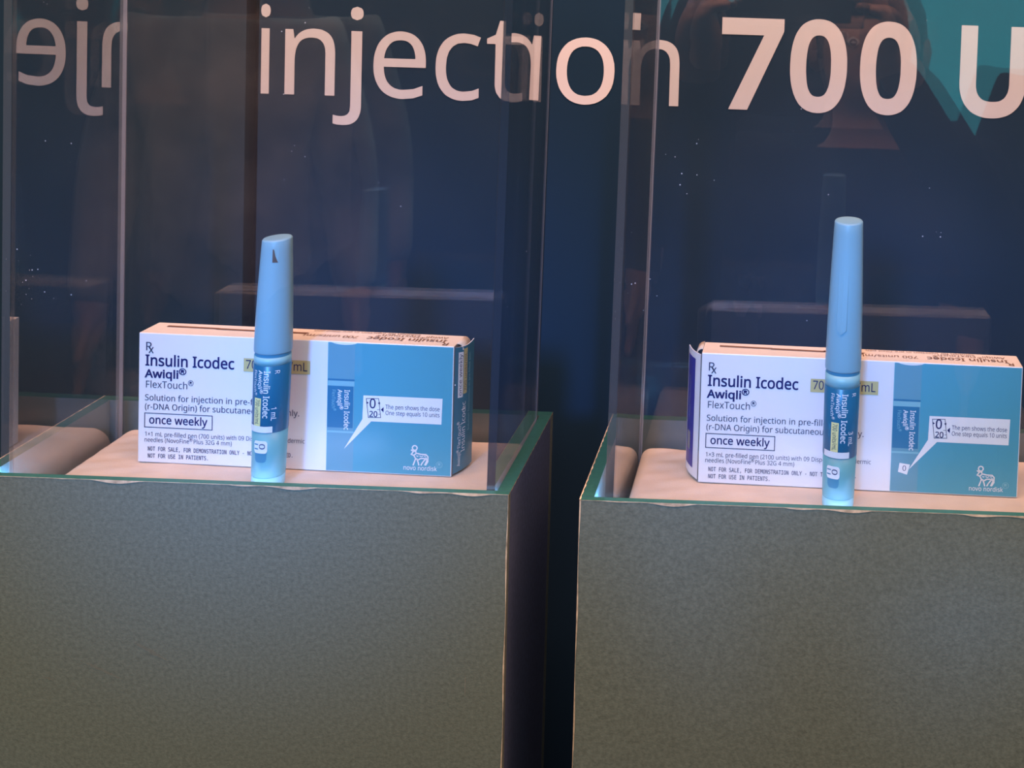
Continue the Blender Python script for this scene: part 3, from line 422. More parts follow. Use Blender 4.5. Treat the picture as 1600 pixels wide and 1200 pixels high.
MONO="""A 429 h289,192,140,192,214,458 o13,0,86,0,123,135,305,135,344,0,416,0,257,520,172,520
B 429 h212,248,262,242,298,224,318,194,325,150,319,108,299,79,264,63,212,58,128,58,128,248 h210,462,255,458,284,445,301,422,307,388,301,350,284,325,254,310,210,305,128,305,128,462 o58,0,212,0,292,9,350,36,384,81,396,143,389,194,367,235,332,263,287,278,326,290,355,313,372,345,378,388,367,444,335,485,282,511,212,520,58,520
C 429 o374,91,319,58,259,47,199,60,156,100,130,166,122,259,130,353,156,419,199,459,259,472,318,461,374,429,374,501,319,522,259,529,170,511,104,458,62,373,48,259,62,146,104,61,170,8,259,-10,319,-3,374,18
D 429 h118,58,118,462,152,462,227,451,276,418,302,357,311,259,302,163,276,101,227,69,152,58 o48,520,48,0,153,0,257,16,329,63,371,144,385,259,371,376,329,456,257,504,153,520
E 429 o69,0,384,0,384,59,139,59,139,248,367,248,367,307,139,307,139,461,377,461,377,520,69,520
F 429 o81,0,152,0,152,248,365,248,365,307,152,307,152,461,387,461,387,520,81,520
G 429 o384,267,242,267,242,209,317,209,317,69,285,52,244,47,184,60,142,99,117,165,109,259,118,353,143,419,186,459,246,472,278,469,309,459,338,443,367,420,367,492,309,520,246,529,158,511,91,458,49,373,36,259,49,146,91,61,157,8,244,-10,284,-7,321,3,354,20,384,43
H 429 o48,0,118,0,118,248,311,248,311,0,382,0,382,520,311,520,311,307,118,307,118,520,48,520
I 429 o70,461,179,461,179,59,70,59,70,0,359,0,359,59,250,59,250,461,359,461,359,520,70,520
L 429 o75,0,397,0,397,59,146,59,146,520,75,520
M 429 o30,0,95,0,95,459,188,185,241,185,334,459,334,0,399,0,399,520,304,520,214,255,124,520,30,520
N 429 o48,0,116,0,116,428,292,0,381,0,381,520,313,520,313,92,138,520,48,520
O 429 h309,161,292,96,261,59,214,47,169,59,138,96,120,161,114,259,120,358,138,423,169,460,214,472,261,460,292,423,309,358,315,259 o378,378,346,462,291,513,214,529,138,513,84,462,51,378,41,259,51,140,84,56,138,7,214,-10,291,7,346,57,378,141,389,259
P 429 h220,462,264,456,297,436,317,406,324,365,317,323,296,292,264,273,220,267,139,267,139,462 o69,0,139,0,139,209,220,209,297,219,353,248,386,297,397,365,386,432,352,480,297,510,220,520,69,520
R 429 o310,259,343,285,365,323,372,369,360,434,326,481,270,510,195,520,50,520,50,0,120,0,120,220,188,220,219,216,244,204,266,177,292,131,354,0,429,0,359,142,332,190,311,219,290,235,265,245 h195,462,239,456,271,438,291,409,297,369,291,329,273,300,241,283,197,278,120,278,120,462
S 429 o283,522,220,529,150,519,95,487,60,438,48,376,57,326,81,287,124,258,186,237,224,229,267,215,295,197,310,172,315,138,308,99,286,71,250,53,203,47,131,59,55,96,55,21,129,-2,203,-10,280,0,336,29,371,77,382,142,374,198,349,242,306,273,242,295,205,304,162,317,135,334,120,356,116,386,123,422,144,449,179,466,223,472,288,462,352,431,352,502
T 429 o16,461,180,461,180,0,250,0,250,461,413,461,413,520,16,520
U 429 o54,132,61,87,75,55,95,31,120,13,148,0,214,-10,281,0,309,13,334,31,354,55,368,86,375,131,378,200,378,520,307,520,307,167,305,113,298,88,284,71,266,57,242,50,214,47,187,50,163,57,145,70,131,88,124,113,122,167,122,520,51,520,51,200
V 429 o93,520,20,520,172,0,257,0,409,520,337,520,214,59
Y 429 o179,233,179,0,250,0,250,233,416,520,341,520,214,290,88,520,13,520
, 429 o175,33,140,-100,194,-100,263,33,263,106,175,106
. 429 o170,0,258,0,258,106,170,106
- 429 o124,167,305,167,305,224,124,224"""



def _load(txt):
    G = {}
    for ln in txt.split('\n'):
        p = ln.split(' ')
        G[p[0]] = (int(p[1]) / 1000, [(q[0] == 'h', [(float(a) / 1000, float(b) / 1000) for a, b in zip(q[1:].split(',')[::2], q[1:].split(',')[1::2])]) for q in p[2:]])
    G[' '] = (0.190 if G.get('a') else 0.40, [])
    G['_reg'] = G.get('®')
    return G


SANS_G, MONO_G = _load(SANS), _load(MONO)
MONO_G[' '] = (MONO_G['A'][0], [])


def fatten(P, d):
    Q = []
    for p in P:                            # drop points that nearly coincide
        if not Q or math.hypot(p[0] - Q[-1][0], p[1] - Q[-1][1]) > 0.0045:
            Q.append(p)
    P = Q
    n, out = len(P), []
    for i in range(n):
        a, b, c = P[i - 1], P[i], P[(i + 1) % n]
        e1 = Vector((b[0] - a[0], b[1] - a[1])); e2 = Vector((c[0] - b[0], c[1] - b[1]))
        if e1.length < 1e-9 or e2.length < 1e-9:
            out.append(b); continue
        n1 = Vector((e1.y, -e1.x)).normalized(); n2 = Vector((e2.y, -e2.x)).normalized()
        s = n1 + n2
        if s.length < 0.3:
            out.append(b); continue
        s.normalize()
        k = d / max(0.55, s.dot(n1))
        out.append((b[0] + s.x * k, b[1] + s.y * k))
    return out


def advance(s, G=SANS_G):
    return sum((0.30 if ch == '®' else G[ch][0]) for ch in s)


def text(mb, s, put, x, y, cap, key, width=None, bold=0.0, G=None, dense=None, fit=None):
    """Write s with its baseline at (x, y) in the units put() maps; cap = height of capitals; width = total width (of fit, if given)"""
    G = G or SANS_G
    size = cap / 0.480
    sx = size
    if width:
        sx = width / (advance(fit or s, G) - 0.045)
    pen = x - 0.04 * sx
    for ch in s:
        adv, conts = G[ch]
        k, dy = (0.55, 0.24) if ch == '®' else (1.0, 0.0)
        outers = [c for h, c in conts if not h]
        holes = [c for h, c in conts if h]
        for oc in outers:
            xs = [p[0] for p in oc]; ys = [p[1] for p in oc]
            grp = [oc] + [h for h in holes if min(xs) <= h[0][0] <= max(xs) and min(ys) <= h[0][1] <= max(ys)]
            loops = [fatten(c, bold) if bold else c for c in grp]
            pts, lv = [], []
            for c in loops:
                q = [(pen + p[0] * k * sx, y + (p[1] * k + dy) * size) for p in c]
                if dense:
                    r = []
                    for i in range(len(q)):
                        a, b = q[i], q[(i + 1) % len(q)]
                        m_ = max(1, int(math.hypot(b[0] - a[0], b[1] - a[1]) / dense))
                        r += [(a[0] + (b[0] - a[0]) * t / m_, a[1] + (b[1] - a[1]) * t / m_) for t in range(m_)]
                    q = r
                pts += q
                lv.append([Vector((p[0], p[1], 0)) for p in q])
            mb.polys(tessellate_polygon(lv), pts, put, key)
        pen += (0.30 if ch == '®' else adv) * sx
    return pen


def stroke(mb, pts, w, put, key):
    for a, b in zip(pts, pts[1:]):
        d = Vector((b[0] - a[0], b[1] - a[1])); L = d.length
        if L < 1e-9:
            continue
        d /= L
        n = Vector((-d.y, d.x)) * w / 2
        e = d * w * 0.35
        q = [(a[0] - e.x + n.x, a[1] - e.y + n.y), (a[0] - e.x - n.x, a[1] - e.y - n.y), (b[0] + e.x - n.x, b[1] + e.y - n.y), (b[0] + e.x + n.x, b[1] + e.y + n.y)]
        mb.polys([(0, 1, 2, 3)], q, put, key)


def ring2(mb, cx, cy, r0, r1, put, key, n=24):
    for i in range(n):
        a, b = 2 * math.pi * i / n, 2 * math.pi * (i + 1) / n
        q = [(cx + r * math.cos(t), cy + r * math.sin(t)) for r, t in ((r0, a), (r1, a), (r1, b), (r0, b))]
        mb.polys([(0, 1, 2, 3)], q, put, key)


# ------------------------------------------------------------------ the setting
def structure(mb, name):
    o = mb.build(name)
    o['kind'] = 'structure'
    return o


b = MB(); b.box((-3.2, -3.4, -0.05), (3.4, 1.35, 0), 'floor'); structure(b, 'floor')
b = MB(); b.box((-3.2, 1.15, 0), (3.4, 1.25, 3.2), 'wall'); structure(b, 'wall_back')
b = MB(); b.box((-3.2, -3.5, 0), (3.4, -3.4, 3.2), 'wall'); structure(b, 'wall_front')

# poster behind the cases: two upright panels with a gap between them
WY, WA = 0.944, 0.042                      # a little askew to the row of plinths
PXW = -0.40


def on_poster(a, z, off=0.0):
    c, s = math.cos(WA), math.sin(WA)
    return (PXW + a * c + off * s, WY + a * s - off * c, z + EYE)


def panel(name, a0, a1, z0, z1, key):
    mb = MB()
    v = [on_poster(a0, z0), on_poster(a1, z0), on_poster(a1, z0, -0.02), on_poster(a0, z0, -0.02)]
    v += [on_poster(a0, z1), on_poster(a1, z1), on_poster(a1, z1, -0.02), on_poster(a0, z1, -0.02)]
    mb.hexa(v, key)
    return mb.build(name)


pr = panel('poster_panel', -0.0241, 1.6, -EYE, 0.75, 'poster')
tag(pr, 'dark navy backdrop panel behind the cases with large pale pink lettering', 'poster')
pl = panel('poster_panel', -0.80, -0.0345, -EYE, 0.75, 'poster_left')
tag(pl, 'plain glossy dark panel behind the left end of the left case, without lettering', 'poster')
b = MB()
put = lambda x, y: on_poster(x, y, 0.0006)
BZ, XC = -0.0978, 0.0718
for ch, x0, w in (('i', -0.0225, 0.0078), ('n', -0.0027, 0.0407), ('e', 0.0693, 0.0428), ('c', 0.1201, 0.0366), ('t', 0.1618, 0.030), ('i', 0.2002, 0.0078), ('o', 0.2192, 0.0482), ('n', 0.2812, 0.0399)):
    g = [p for h, c in SANS_G[ch][1] for p in c]
    gx0, gx1 = min(p[0] for p in g), max(p[0] for p in g)
    sxx = w / (gx1 - gx0)
    text(b, ch, put, x0 - gx0 * sxx + 0.04 * sxx, BZ, XC, 'letter', width=sxx * (SANS_G[ch][0] - 0.045))
g = [p for h, c in SANS_G['j'][1] for p in c]
text(b, 'j', put, 0.0560 - 0.5 * 0.0072 - 0.080 * XC / 0.48 + 0.008, BZ, XC, 'letter')
for ch, x0, w in (('7', 0.3556, 0.0518), ('0', 0.4133, 0.0477), ('0', 0.4719, 0.0478), ('U', 0.5562, 0.0560)):
    bo = 0.021
    g = [p for h, c in SANS_G[ch][1] for p in c]
    gx0, gx1 = min(p[0] for p in g) - bo, max(p[0] for p in g) + bo
    sxx = w / (gx1 - gx0)
    text(b, ch, put, x0 - gx0 * sxx + 0.04 * sxx, BZ + 0.002, 0.0705, 'letter', width=sxx * (SANS_G[ch][0] - 0.045), bold=bo)
lt = b.build('lettering', pr)
lt['label'] = 'pale pink words injection 700 U'

# ------------------------------------------------------------------ display plinths, cases, cushions
RIM, PAD = -0.310, -0.3255
CARTON_TOP = -0.2385


def plinth(x0, x1, yf, yb, label, scuffs=()):
    cx, cy = (x0 + x1) / 2, (yf + yb) / 2
    r = thing('display_plinth', label, 'plinth', (cx, cy, 0), 0, 'dark display plinths')
    tk, tf = 0.0080, 0.005
    H = RIM + EYE
    X0, X1, Y0, Y1 = x0 - cx, x1 - cx, yf - cy, yb - cy
    g = 0.0003
    m = MB(); m.box((X0, Y0, 0), (X1, Y0 + tf, H), 'paper_dark', {5: 'paper_green', 3: 'board_inside'}); m.build('front_board', r)
    m = MB(); m.box((X0, Y1 - tk, 0), (X1, Y1, H), 'paper_dark', {5: 'paper_green', 2: 'board_inside'}); m.build('back_board', r)
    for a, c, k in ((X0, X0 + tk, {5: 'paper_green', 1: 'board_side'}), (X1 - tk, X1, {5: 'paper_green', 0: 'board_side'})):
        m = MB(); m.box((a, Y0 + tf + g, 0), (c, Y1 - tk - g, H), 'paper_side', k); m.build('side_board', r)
    m = MB(); m.box((X0 + tk + g, Y0 + tf + g, H - 0.075), (X1 - tk - g, Y1 - tk - g, H - 0.070), 'board_inside'); m.build('inner_shelf', r)
    # worn paper edges: a thin uneven torn strip along the front rim and the front corners
    m = MB()
    n = 90
    for i in range(n):
        u0, u1 = X0 + (X1 - X0) * i / n, X0 + (X1 - X0) * (i + 1) / n
        h0, h1 = [0.0003 + 0.0019 * max(0, math.sin(u * 61 + cx * 40) * 0.6 + math.sin(u * 173 + 2) * 0.4) for u in (u0, u1)]
        m.face([(u0, Y0 - 0.0003, H + 0.0002 - h0), (u1, Y0 - 0.0003, H + 0.0002 - h1), (u1, Y0 - 0.0003, H + 0.0002), (u0, Y0 - 0.0003, H + 0.0002)], 'paper_torn')
    for xx, s in ((X0, 1), (X1, -1)):
        nz = 60
        for i in range(nz):
            z0, z1 = H - 0.6 * i / nz, H - 0.6 * (i + 1) / nz
            w0, w1 = [0.0006 + 0.0004 * math.sin(z * 90 + xx * 30) for z in (z0, z1)]
            m.face([(xx, Y0 - 0.0003, z1), (xx + s * w1, Y0 - 0.0003, z1), (xx + s * w0, Y0 - 0.0003, z0), (xx, Y0 - 0.0003, z0)], 'paper_torn')
    for k in range(50):                    # worn outer edge of the right side board, and its far corner
        y0, y1 = Y0 + (Y1 - Y0) * k / 50, Y0 + (Y1 - Y0) * (k + 1) / 50
        w0, w1 = [0.0005 + 0.0003 * math.sin(y * 700) for y in (y0, y1)]
        m.face([(X1 + 0.0002, y0, H + 0.0002 - w0), (X1 + 0.0002, y1, H + 0.0002 - w1), (X1 + 0.0002, y1, H + 0.0002), (X1 + 0.0002, y0, H + 0.0002)], 'paper_torn')
        m.face([(X0 - 0.0002, y0, H + 0.0003), (X0 + w0, y0, H + 0.0003), (X0 + w1, y1, H + 0.0003), (X0 - 0.0002, y1, H + 0.0003)], 'paper_torn')
    m.face([(X1 + 0.0002, Y1 - 0.0012, H - 0.6), (X1 + 0.0002, Y1, H - 0.6), (X1 + 0.0002, Y1, H), (X1 + 0.0002, Y1 - 0.0006, H)], 'paper_scuff')
    m.build('worn_edge', r)
    for x, z, w, h, sl, al in scuffs:
        m = MB()
        n_ = 10
        for i in range(n_):
            t0, t1 = i / n_, (i + 1) / n_
            q = []
            for t_, sg in ((t0, -1), (t1, -1), (t1, 1), (t0, 1)):
                th = h * math.sin(math.pi * min(1, max(0.02, t_))) * (0.75 + 0.25 * math.sin(t_ * 17 + x * 90)) + 0.00004
                q.append((x - cx + w * (t_ - 0.5), Y0 - 0.0004, z + EYE - sl * w * (t_ - 0.5) + sg * th / 2))
            m.face(q, al)
        m.build('scuff_mark', r)
    return r


def sheet(mb, a, b_, t, z0, z1, key, edge, lean=(0, 0), outer=None):
    """upright sheet from plan point a to b_, thickness vector t; lean = x shift of the top at a and at b_"""
    v = []
    for z, k in ((z0, 0), (z1, 1)):
        v += [(a[0] + lean[0] * k, a[1], z), (b_[0] + lean[1] * k, b_[1], z), (b_[0] + t[0] + lean[1] * k, b_[1] + t[1], z), (a[0] + t[0] + lean[0] * k, a[1] + t[1], z)]
    mb.hexa(v, key, {0: edge, 1: edge, 4: edge, 5: edge} if outer is None else {0: edge, 1: edge, 4: edge, 5: edge, outer: 'clear_outer'})


def case(label, L, Rr, yf, yb, z0, z1, leanL, leanR, seam_w):
    """L, Rr: x of the inner faces of the left and right sheet at the front and back; the case stands inside the plinth rim"""
    t = 0.0050
    cx, cy = (L[0] + Rr[0]) / 2, (yf + yb) / 2
    r = thing('display_case', label, 'display case', (cx, cy, z0 + EYE), 0, 'clear acrylic display cases')
    h = z1 - z0
    lx = lambda x: x - cx
    ly = lambda y: y - cy
    g = 0.0004
    m = MB(); sheet(m, (lx(L[0]) + g, ly(yf)), (lx(Rr[0]) - g, ly(yf)), (0, 0.004), 0, h, 'clear', 'edge', (leanL[0], leanR[0])); m.build('front_pane', r)
    m = MB(); sheet(m, (lx(L[1]) + g, ly(yb)), (lx(Rr[1]) - g, ly(yb)), (0, 0.004), 0, h, 'clear', 'edge', (leanL[1], leanR[1])); m.build('back_pane', r)
    m = MB(); sheet(m, (lx(L[0]) - t, ly(yf) - 0.0), (lx(L[1]) - t, ly(yb) + 0.004), (t, 0), 0, h, 'clear_side', 'edge', leanL, outer=2); m.build('side_pane', r)
    m = MB(); sheet(m, (lx(Rr[0]), ly(yf) - 0.0), (lx(Rr[1]), ly(yb) + 0.004), (t, 0), 0, h, 'clear_right', 'edge_dark', leanR, outer=2); m.build('side_pane', r)
    # glued corners at the back
    for x, ln, w in ((L[1], leanL[1], seam_w), (Rr[1] + t, leanR[1], -0.0012)):
        m = MB()
        v = []
        for z, k in ((0, 0), (h, 1)):
            xx = lx(x) + ln * k
            y = ly(yb) - 0.0016
            a, c = min(xx, xx + w), max(xx, xx + w)
            v += [(a, y, z), (c, y, z), (c, y + 0.0012, z), (a, y + 0.0012, z)]
        m.hexa(v, 'seam')
        m.build('glue_seam', r)
    return r


def cushion(label, x0, x1, y0, y1, ztop, depth, seed, rl, rr):
    cx, cy = (x0 + x1) / 2, (y0 + y1) / 2
    mb = MB()
    nx, ny = 110, 52
    xs = [x0 + (x1 - x0) * (0.5 - 0.5 * math.cos(math.pi * i / nx)) for i in range(nx + 1)]
    ys = [y0 + (y1 - y0) * (0.5 - 0.5 * math.cos(math.pi * j / ny)) for j in range(ny + 1)]

    def edge(d, r):
        d = min(d, r)
        return r * (1 - math.sqrt(max(0, 1 - ((r - d) / r) ** 2)))

    def zt(x, y):
        z = ztop - edge(x - x0, rl) - edge(x1 - x, rr) - edge(y - y0, 0.003) - edge(y1 - y, 0.008)
        dx, dy = x - x0, y - y0
        wr = 0.0006 * math.sin(dx * 150 - dy * 420 + seed) * math.exp(-dx / 0.05) + 0.0004 * math.sin(dx * 90 + dy * 260 + seed * 2) * math.exp(-dx / 0.09)
        return z + wr * min(1, dx / 0.02) - 0.0002
    V, F = [], []
    for j in range(ny + 1):
        for i in range(nx + 1):
            V.append((xs[i] - cx, ys[j] - cy, zt(xs[i], ys[j]) - ztop + depth))
    W = nx + 1
    for j in range(ny):
        for i in range(nx):
            F.append((j * W + i, j * W + i + 1, (j + 1) * W + i + 1, (j + 1) * W + i))
    loop = [i for i in range(nx + 1)] + [j * W + nx for j in range(1, ny + 1)] + [ny * W + i for i in range(nx - 1, -1, -1)] + [j * W for j in range(ny - 1, 0, -1)]
    n = len(V)
    V += [(V[k][0], V[k][1], 0) for k in loop]
    for q in range(len(loop)):
        p = (q + 1) % len(loop)
        F.append((loop[q], n + q, n + p, loop[p]))
    F.append(tuple(n + q for q in reversed(range(len(loop)))))
    mb.mesh(V, F, 'fabric', True)
    o = mb.build('cushion', None, (cx, cy, ztop - depth + EYE))
    return tag(o, label, 'cushion', 'padded cushions in the cases')


plinth(-0.4785, -0.1522, 0.6855, 0.8235, 'dark grey-green plinth on the left, its torn-edged right side showing beside the gap',
       ((-0.369, -0.4155, 0.021, 0.0035, 0.50, 'scuff'), (-0.3985, -0.4285, 0.030, 0.0022, 0.42, 'scuff'), (-0.431, -0.4350, 0.006, 0.0022, 0.3, 'scuff'), (-0.1758, -0.4292, 0.0005, 0.018, 0.0, 'paper_scuff')))
plinth(-0.1085, 0.2290, 0.6820, 0.8235, 'dark grey-green plinth on the right, cut by the right edge of the view')
CZ0 = RIM - 0.069
case('clear acrylic case on the left plinth, around the shorter pen', (-0.4605, -0.4597), (-0.1677, -0.1668), 0.6912, 0.8095, CZ0, 0.03, (0.0003, 0.0003), (0.0048, 0.0048), 0.0022)
case('clear acrylic case on the right plinth, around the taller pen', (-0.0898, -0.0866), (0.2125, 0.2125), 0.6876, 0.8095, CZ0, 0.03, (0.0048, 0.0048), (0, 0), 0.0010)
PD = 0.0535
cushion('cream padded cushion under the carton in the left case', -0.4545, -0.1690, 0.6965, 0.8085, PAD, PD, 0.3, 0.011, 0.004)
cushion('cream padded cushion under the carton in the right case', -0.0848, 0.2105, 0.6935, 0.8085, PAD, PD, 1.7, 0.007, 0.004)


def led(label, xc, yf, gaps):
    """strip behind the front rim; gaps: the slits between the case and the side boards, lit by small end lenses"""
    r = thing('led_strip', label, 'led light', (xc, yf, PAD + EYE), 0, 'led strips behind the front rims')
    m = MB(); m.box((-0.045, 0, -0.0006), (0.045, 0.003, 0.0062), 'led_body'); m.build('housing', r)
    m = MB(); m.hexa([(-0.042, 0.0031, 0.0006), (0.042, 0.0031, 0.0006), (0.042, 0.0050, 0.0006), (-0.042, 0.0050, 0.0006), (-0.042, 0.0031, 0.0058), (0.042, 0.0031, 0.0058), (0.042, 0.0036, 0.0058), (-0.042, 0.0036, 0.0058)], 'led_lens'); m.build('lens', r)
    for a, c in gaps:
        m = MB(); m.box((a - xc, -0.0030, -0.010), (c - xc, 0.0016, 0.0085), 'led_corner'); m.build('end_lens', r)


led('small white led strip lying behind the front rim of the left plinth', -0.306, 0.6985, ((-0.4694, -0.4668), (-0.1617, -0.1604)))
led('small white led strip lying behind the front rim of the right plinth', 0.052, 0.6955, ((-0.0994, -0.0970), (0.2186, 0.2200)))

# ------------------------------------------------------------------ cartons
CW, CH, CT = 0.210, 0.0868, 0.0235
U = CW / 492.0                             # one artwork unit
VH = CH / 203.0


def carton(label, xc, yc, yaw, dose, units, tail, flap_side):
    r = thing('carton', label, 'carton', (xc, yc, PAD + 0.0003 + EYE), yaw, 'demonstration cartons')
    hw = CW / 2
    m = MB()
    m.box((-hw, 0, 0), (hw, CT, CH), 'card', {1 if flap_side > 0 else 0: 'card_in', 5: 'card_warm_lit'})
    bevel(m.build('body', r), 0.0006, 2)
    # ---- front artwork
    f = MB()

    def lay(k):
        return lambda x, y: (x * U - hw, -0.00012 - 0.00008 * k, CH - y * VH)
    P0, P1, P2, P3 = lay(0), lay(1), lay(2), lay(3)

    def T(p):                              # writing runs with y upwards
        return lambda x, y: p(x, -y)

    def rect(x0, y0, x1, y1, p, key):
        f.polys([(0, 1, 2, 3)], [(x0, y1), (x1, y1), (x1, y0), (x0, y0)], p, key)
    rect(338.5, 1.6, 490.5, 201.5, P0, 'teal')
    rect(297, 1.6, 338.5, 201.5, P0, 'pen_print')
    f.polys([(0, 1, 2, 3, 4, 5, 6, 7)], [(302, 1.7), (306, 3.2), (314, 4.6), (322, 5.0), (330, 4.6), (338, 3.2), (342, 1.7), (322, 1.4)][::-1], P1, 'white_print')
    rect(297, 58, 338.5, 61, P1, 'label_print')
    rect(297, 61, 338.5, 69, P1, 'pen_print_light')
    rect(297, 69, 337, 134, P1, 'label_print')
    rect(297, 139, 338.5, 142, P1, 'pen_print_light')
    rect(296.5, 1.6, 297.3, 201.5, P1, 'pen_print_light')
    if dose == '3 mL':
        f.polys([(0, 1, 2, 3)], [(308, 171), (322, 175), (326, 159), (310, 157)], P1, 'white_print')
        text(f, '0', T(P2), 315, -169, 8, 'navy_ink')
    down = lambda p: (lambda x, y: p(y, x))       # turned a quarter: reads downwards, tops to the right
    text(f, 'Insulin Icodec', down(P2), 75, 323.5, 8.2, 'white_print', width=62, bold=0.008)
    text(f, 'Awiqli®', down(P2), 75, 313, 6.8, 'white_print', width=29, bold=0.010)
    text(f, 'FlexTouch®', down(P2), 75, 304, 5.4, 'pen_print_light', width=32)
    # call-out
    f.polys(tessellate_polygon([[Vector((x, y, 0)) for x, y in [(353, 81.8), (476, 81.5), (475, 121.8), (366, 121.8), (324, 167), (352, 119)]]]),
            [(353, 81.8), (476, 81.5), (475, 121.8), (366, 121.8), (324, 167), (352, 119)], P2, 'white_print')
    q = [(357.5, 86.6), (376.8, 85.8), (380.6, 115.2), (361.4, 116), (357.5, 86.6)]
    stroke(f, q, 0.9, P3, 'grey_ink')
    text(f, '0', T(P3), 363.4, -101, 14.5, 'navy_ink', width=9.5, bold=0.008)
    text(f, '20', T(P3), 363.0, -114.6, 8.8, 'navy_ink', width=12.6, bold=0.012)
    for tr in ([(358.5, 91), (358.5, 95), (361.5, 93)], [(379, 91), (379, 95), (375.5, 93)], [(384.8, 98.5), (384.8, 107), (380.6, 102.8)]):
        f.polys([(0, 1, 2)], tr, P3, 'navy_ink')
    stroke(f, [(375, 103), (379, 103)], 0.7, P3, 'grey_ink')
    stroke(f, [(377, 110), (380, 110)], 0.7, P3, 'grey_ink')
    text(f, 'The pen shows the dose', T(P3), 388, -101.3, 6.6, 'navy_ink', width=84)
    text(f, 'One step equals 10 units', T(P3), 388, -110.6, 6.6, 'navy_ink', width=84)
    # emblem
    def e(px, py):
        ax = 403 + px / 11.43
        return (ax, 159 + py / 11.43 - 0.043 * ax)
    cx_, cy_ = e(360, 225)
    ring2(f, cx_, cy_, 2.7, 4.6, P2, 'white_print')
    for pl_ in ([(300, 262), (338, 287), (385, 275)], [(338, 287), (300, 338), (345, 357), (388, 322), (375, 290)], [(388, 318), (470, 338), (560, 342), (597, 380), (597, 470), (560, 530)],
                [(345, 357), (378, 412), (365, 455), (338, 530)], [(378, 412), (425, 440), (470, 412), (530, 412), (552, 432)], [(405, 432), (425, 480), (438, 530)],
                [(545, 430), (500, 490), (478, 530)], [(560, 400), (580, 450), (545, 528)]):
        stroke(f, [e(*p) for p in pl_], 2.0, P2, 'white_print')
    for pl_ in ([(395, 362), (410, 378), (425, 366)], [(450, 366), (480, 382), (510, 366)], [(530, 366), (545, 378), (555, 364)]):
        stroke(f, [e(*p) for p in pl_], 1.1, P2, 'white_print')
    text(f, 'novo nordisk', T(P2), 417.5, -194.6, 6.9, 'white_print', width=52, bold=0.004)
    text(f, '®', T(P2), 469, -195.5, 12, 'pen_print_light')
    # white part
    text(f, 'R', T(P1), 11, -27.3, 13, 'grey_ink', bold=0.002)
    stroke(f, [(16.5, 22.5), (22.5, 31)], 1.6, P1, 'grey_ink')
    stroke(f, [(22.5, 22.5), (16.5, 31)], 1.6, P1, 'grey_ink')
    text(f, 'Insulin Icodec', T(P1), 11.5, -50.8, 16.6, 'navy_ink', width=139, bold=0.014)
    text(f, 'Awiqli®', T(P1), 11.5, -69.5, 12.2, 'navy_ink', width=52, bold=0.020, fit='Awiqli')
    text(f, 'FlexTouch®', T(P1), 11.5, -85.5, 10.8, 'grey_ink', width=66.5, fit='FlexTouch')
    text(f, 'Solution for injection in pre-filled pen', T(P1), 11, -105.5, 9.3, 'grey_ink', width=165, fit='Solution for injection in pre-', bold=0.002)
    text(f, '(r-DNA Origin) for subcutaneous use only.', T(P1), 11, -119.5, 9.3, 'grey_ink', width=243, bold=0.002)
    stroke(f, [(10.5, 125.5), (117, 125.5), (117, 147.5), (10.5, 147.5), (10.5, 125.5)], 1.2, P1, 'grey_ink')
    text(f, 'once weekly', T(P1), 18, -141.6, 12.2, 'navy_ink', width=91, bold=0.010)
    text(f, '1×' + dose + ' pre-filled pen (' + units + ' units) with 09 Disposable Hypodermic', T(P1), 11, -161.5, 6.8, 'grey_ink', width=165 if units == '700' else 169, fit='1×' + dose + ' pre-filled pen (' + units + ' units) with 09 D')
    text(f, 'needles (NovoFine® Plus 32G 4 mm)', T(P1), 10.5, -170.6, 6.8, 'grey_ink', width=138)
    text(f, 'NOT FOR SALE, FOR DEMONSTRATION ONLY - NOT TO BE CHARGED.', T(P1), 16, -184.3, 6.0, 'grey_ink', width=57 * 4.02, G=MONO_G, bold=0.006)
    text(f, 'NOT FOR USE IN PATIENTS.', T(P1), 16, -195.4, 6.0, 'grey_ink', width=24 * 4.02, G=MONO_G, bold=0.006)
    yx = 165 if units == '700' else 169
    rect(yx, 32.5, yx + 104, 53.5, P1, 'yellow')
    text(f, '700 units/mL', T(P2), yx + 4, -48.8, 13.5, 'navy_ink', width=96, bold=0.001)
    f.build('front_panel', r)['label'] = 'printed front, white with a teal right half'
    # ---- lid artwork, upside down for the viewer
    t = MB()
    lid = lambda x, y: (x * U - hw, y * U, CH + 0.00035)
    for x0, x1, y0 in ((25, 103, 36), (105, 188, 33), (188, 248, 33)):
        t.polys([(0, 1, 2, 3)], [(x0, y0 - 4), (x1, y0 - 5), (x1 + 5, y0 + 1), (x0, y0 + 3)], lid, 'brown_ink')
    flip = lambda x, y: lid(484 - x, 55 - y)
    text(t, 'Insulin Icodec', flip, 12, 47 - 20, 13, 'brown_ink', width=124, bold=0.010)
    text(t, 'R', flip, 4, 47 - 6, 12, 'brown_ink', bold=0.008)
    text(t, '700 units/mL', flip, 150, 27, 11, 'brown_ink', width=90)
    text(t, 'Awiqli® FlexTouch®', flip, 14, 13, 9, 'brown_ink', width=110)
    text(t, 'Solution for injection in pre-filled pen', flip, 60, 5, 7, 'brown_ink', width=170)
    t.build('lid_print', r)['label'] = 'faint brown lid lettering, upside down to the viewer'
    # ---- end flap standing ajar, hinged on the front edge
    s = flap_side
    p = MB()
    if s > 0:
        tipx, tipy, ztop, zbot = 0.0062, 0.0215, CH - 0.0008, 0.0015
    else:
        tipx, tipy, ztop, zbot = -0.0098, 0.0205, CH - 0.0015, 0.0015
    hx = s * (hw + 0.0006)
    n = 8
    d = Vector((tipx, tipy, 0)); L = d.length; d.normalize()
    nrm = Vector((s * d.y, -s * d.x, 0))
    th = 0.0005

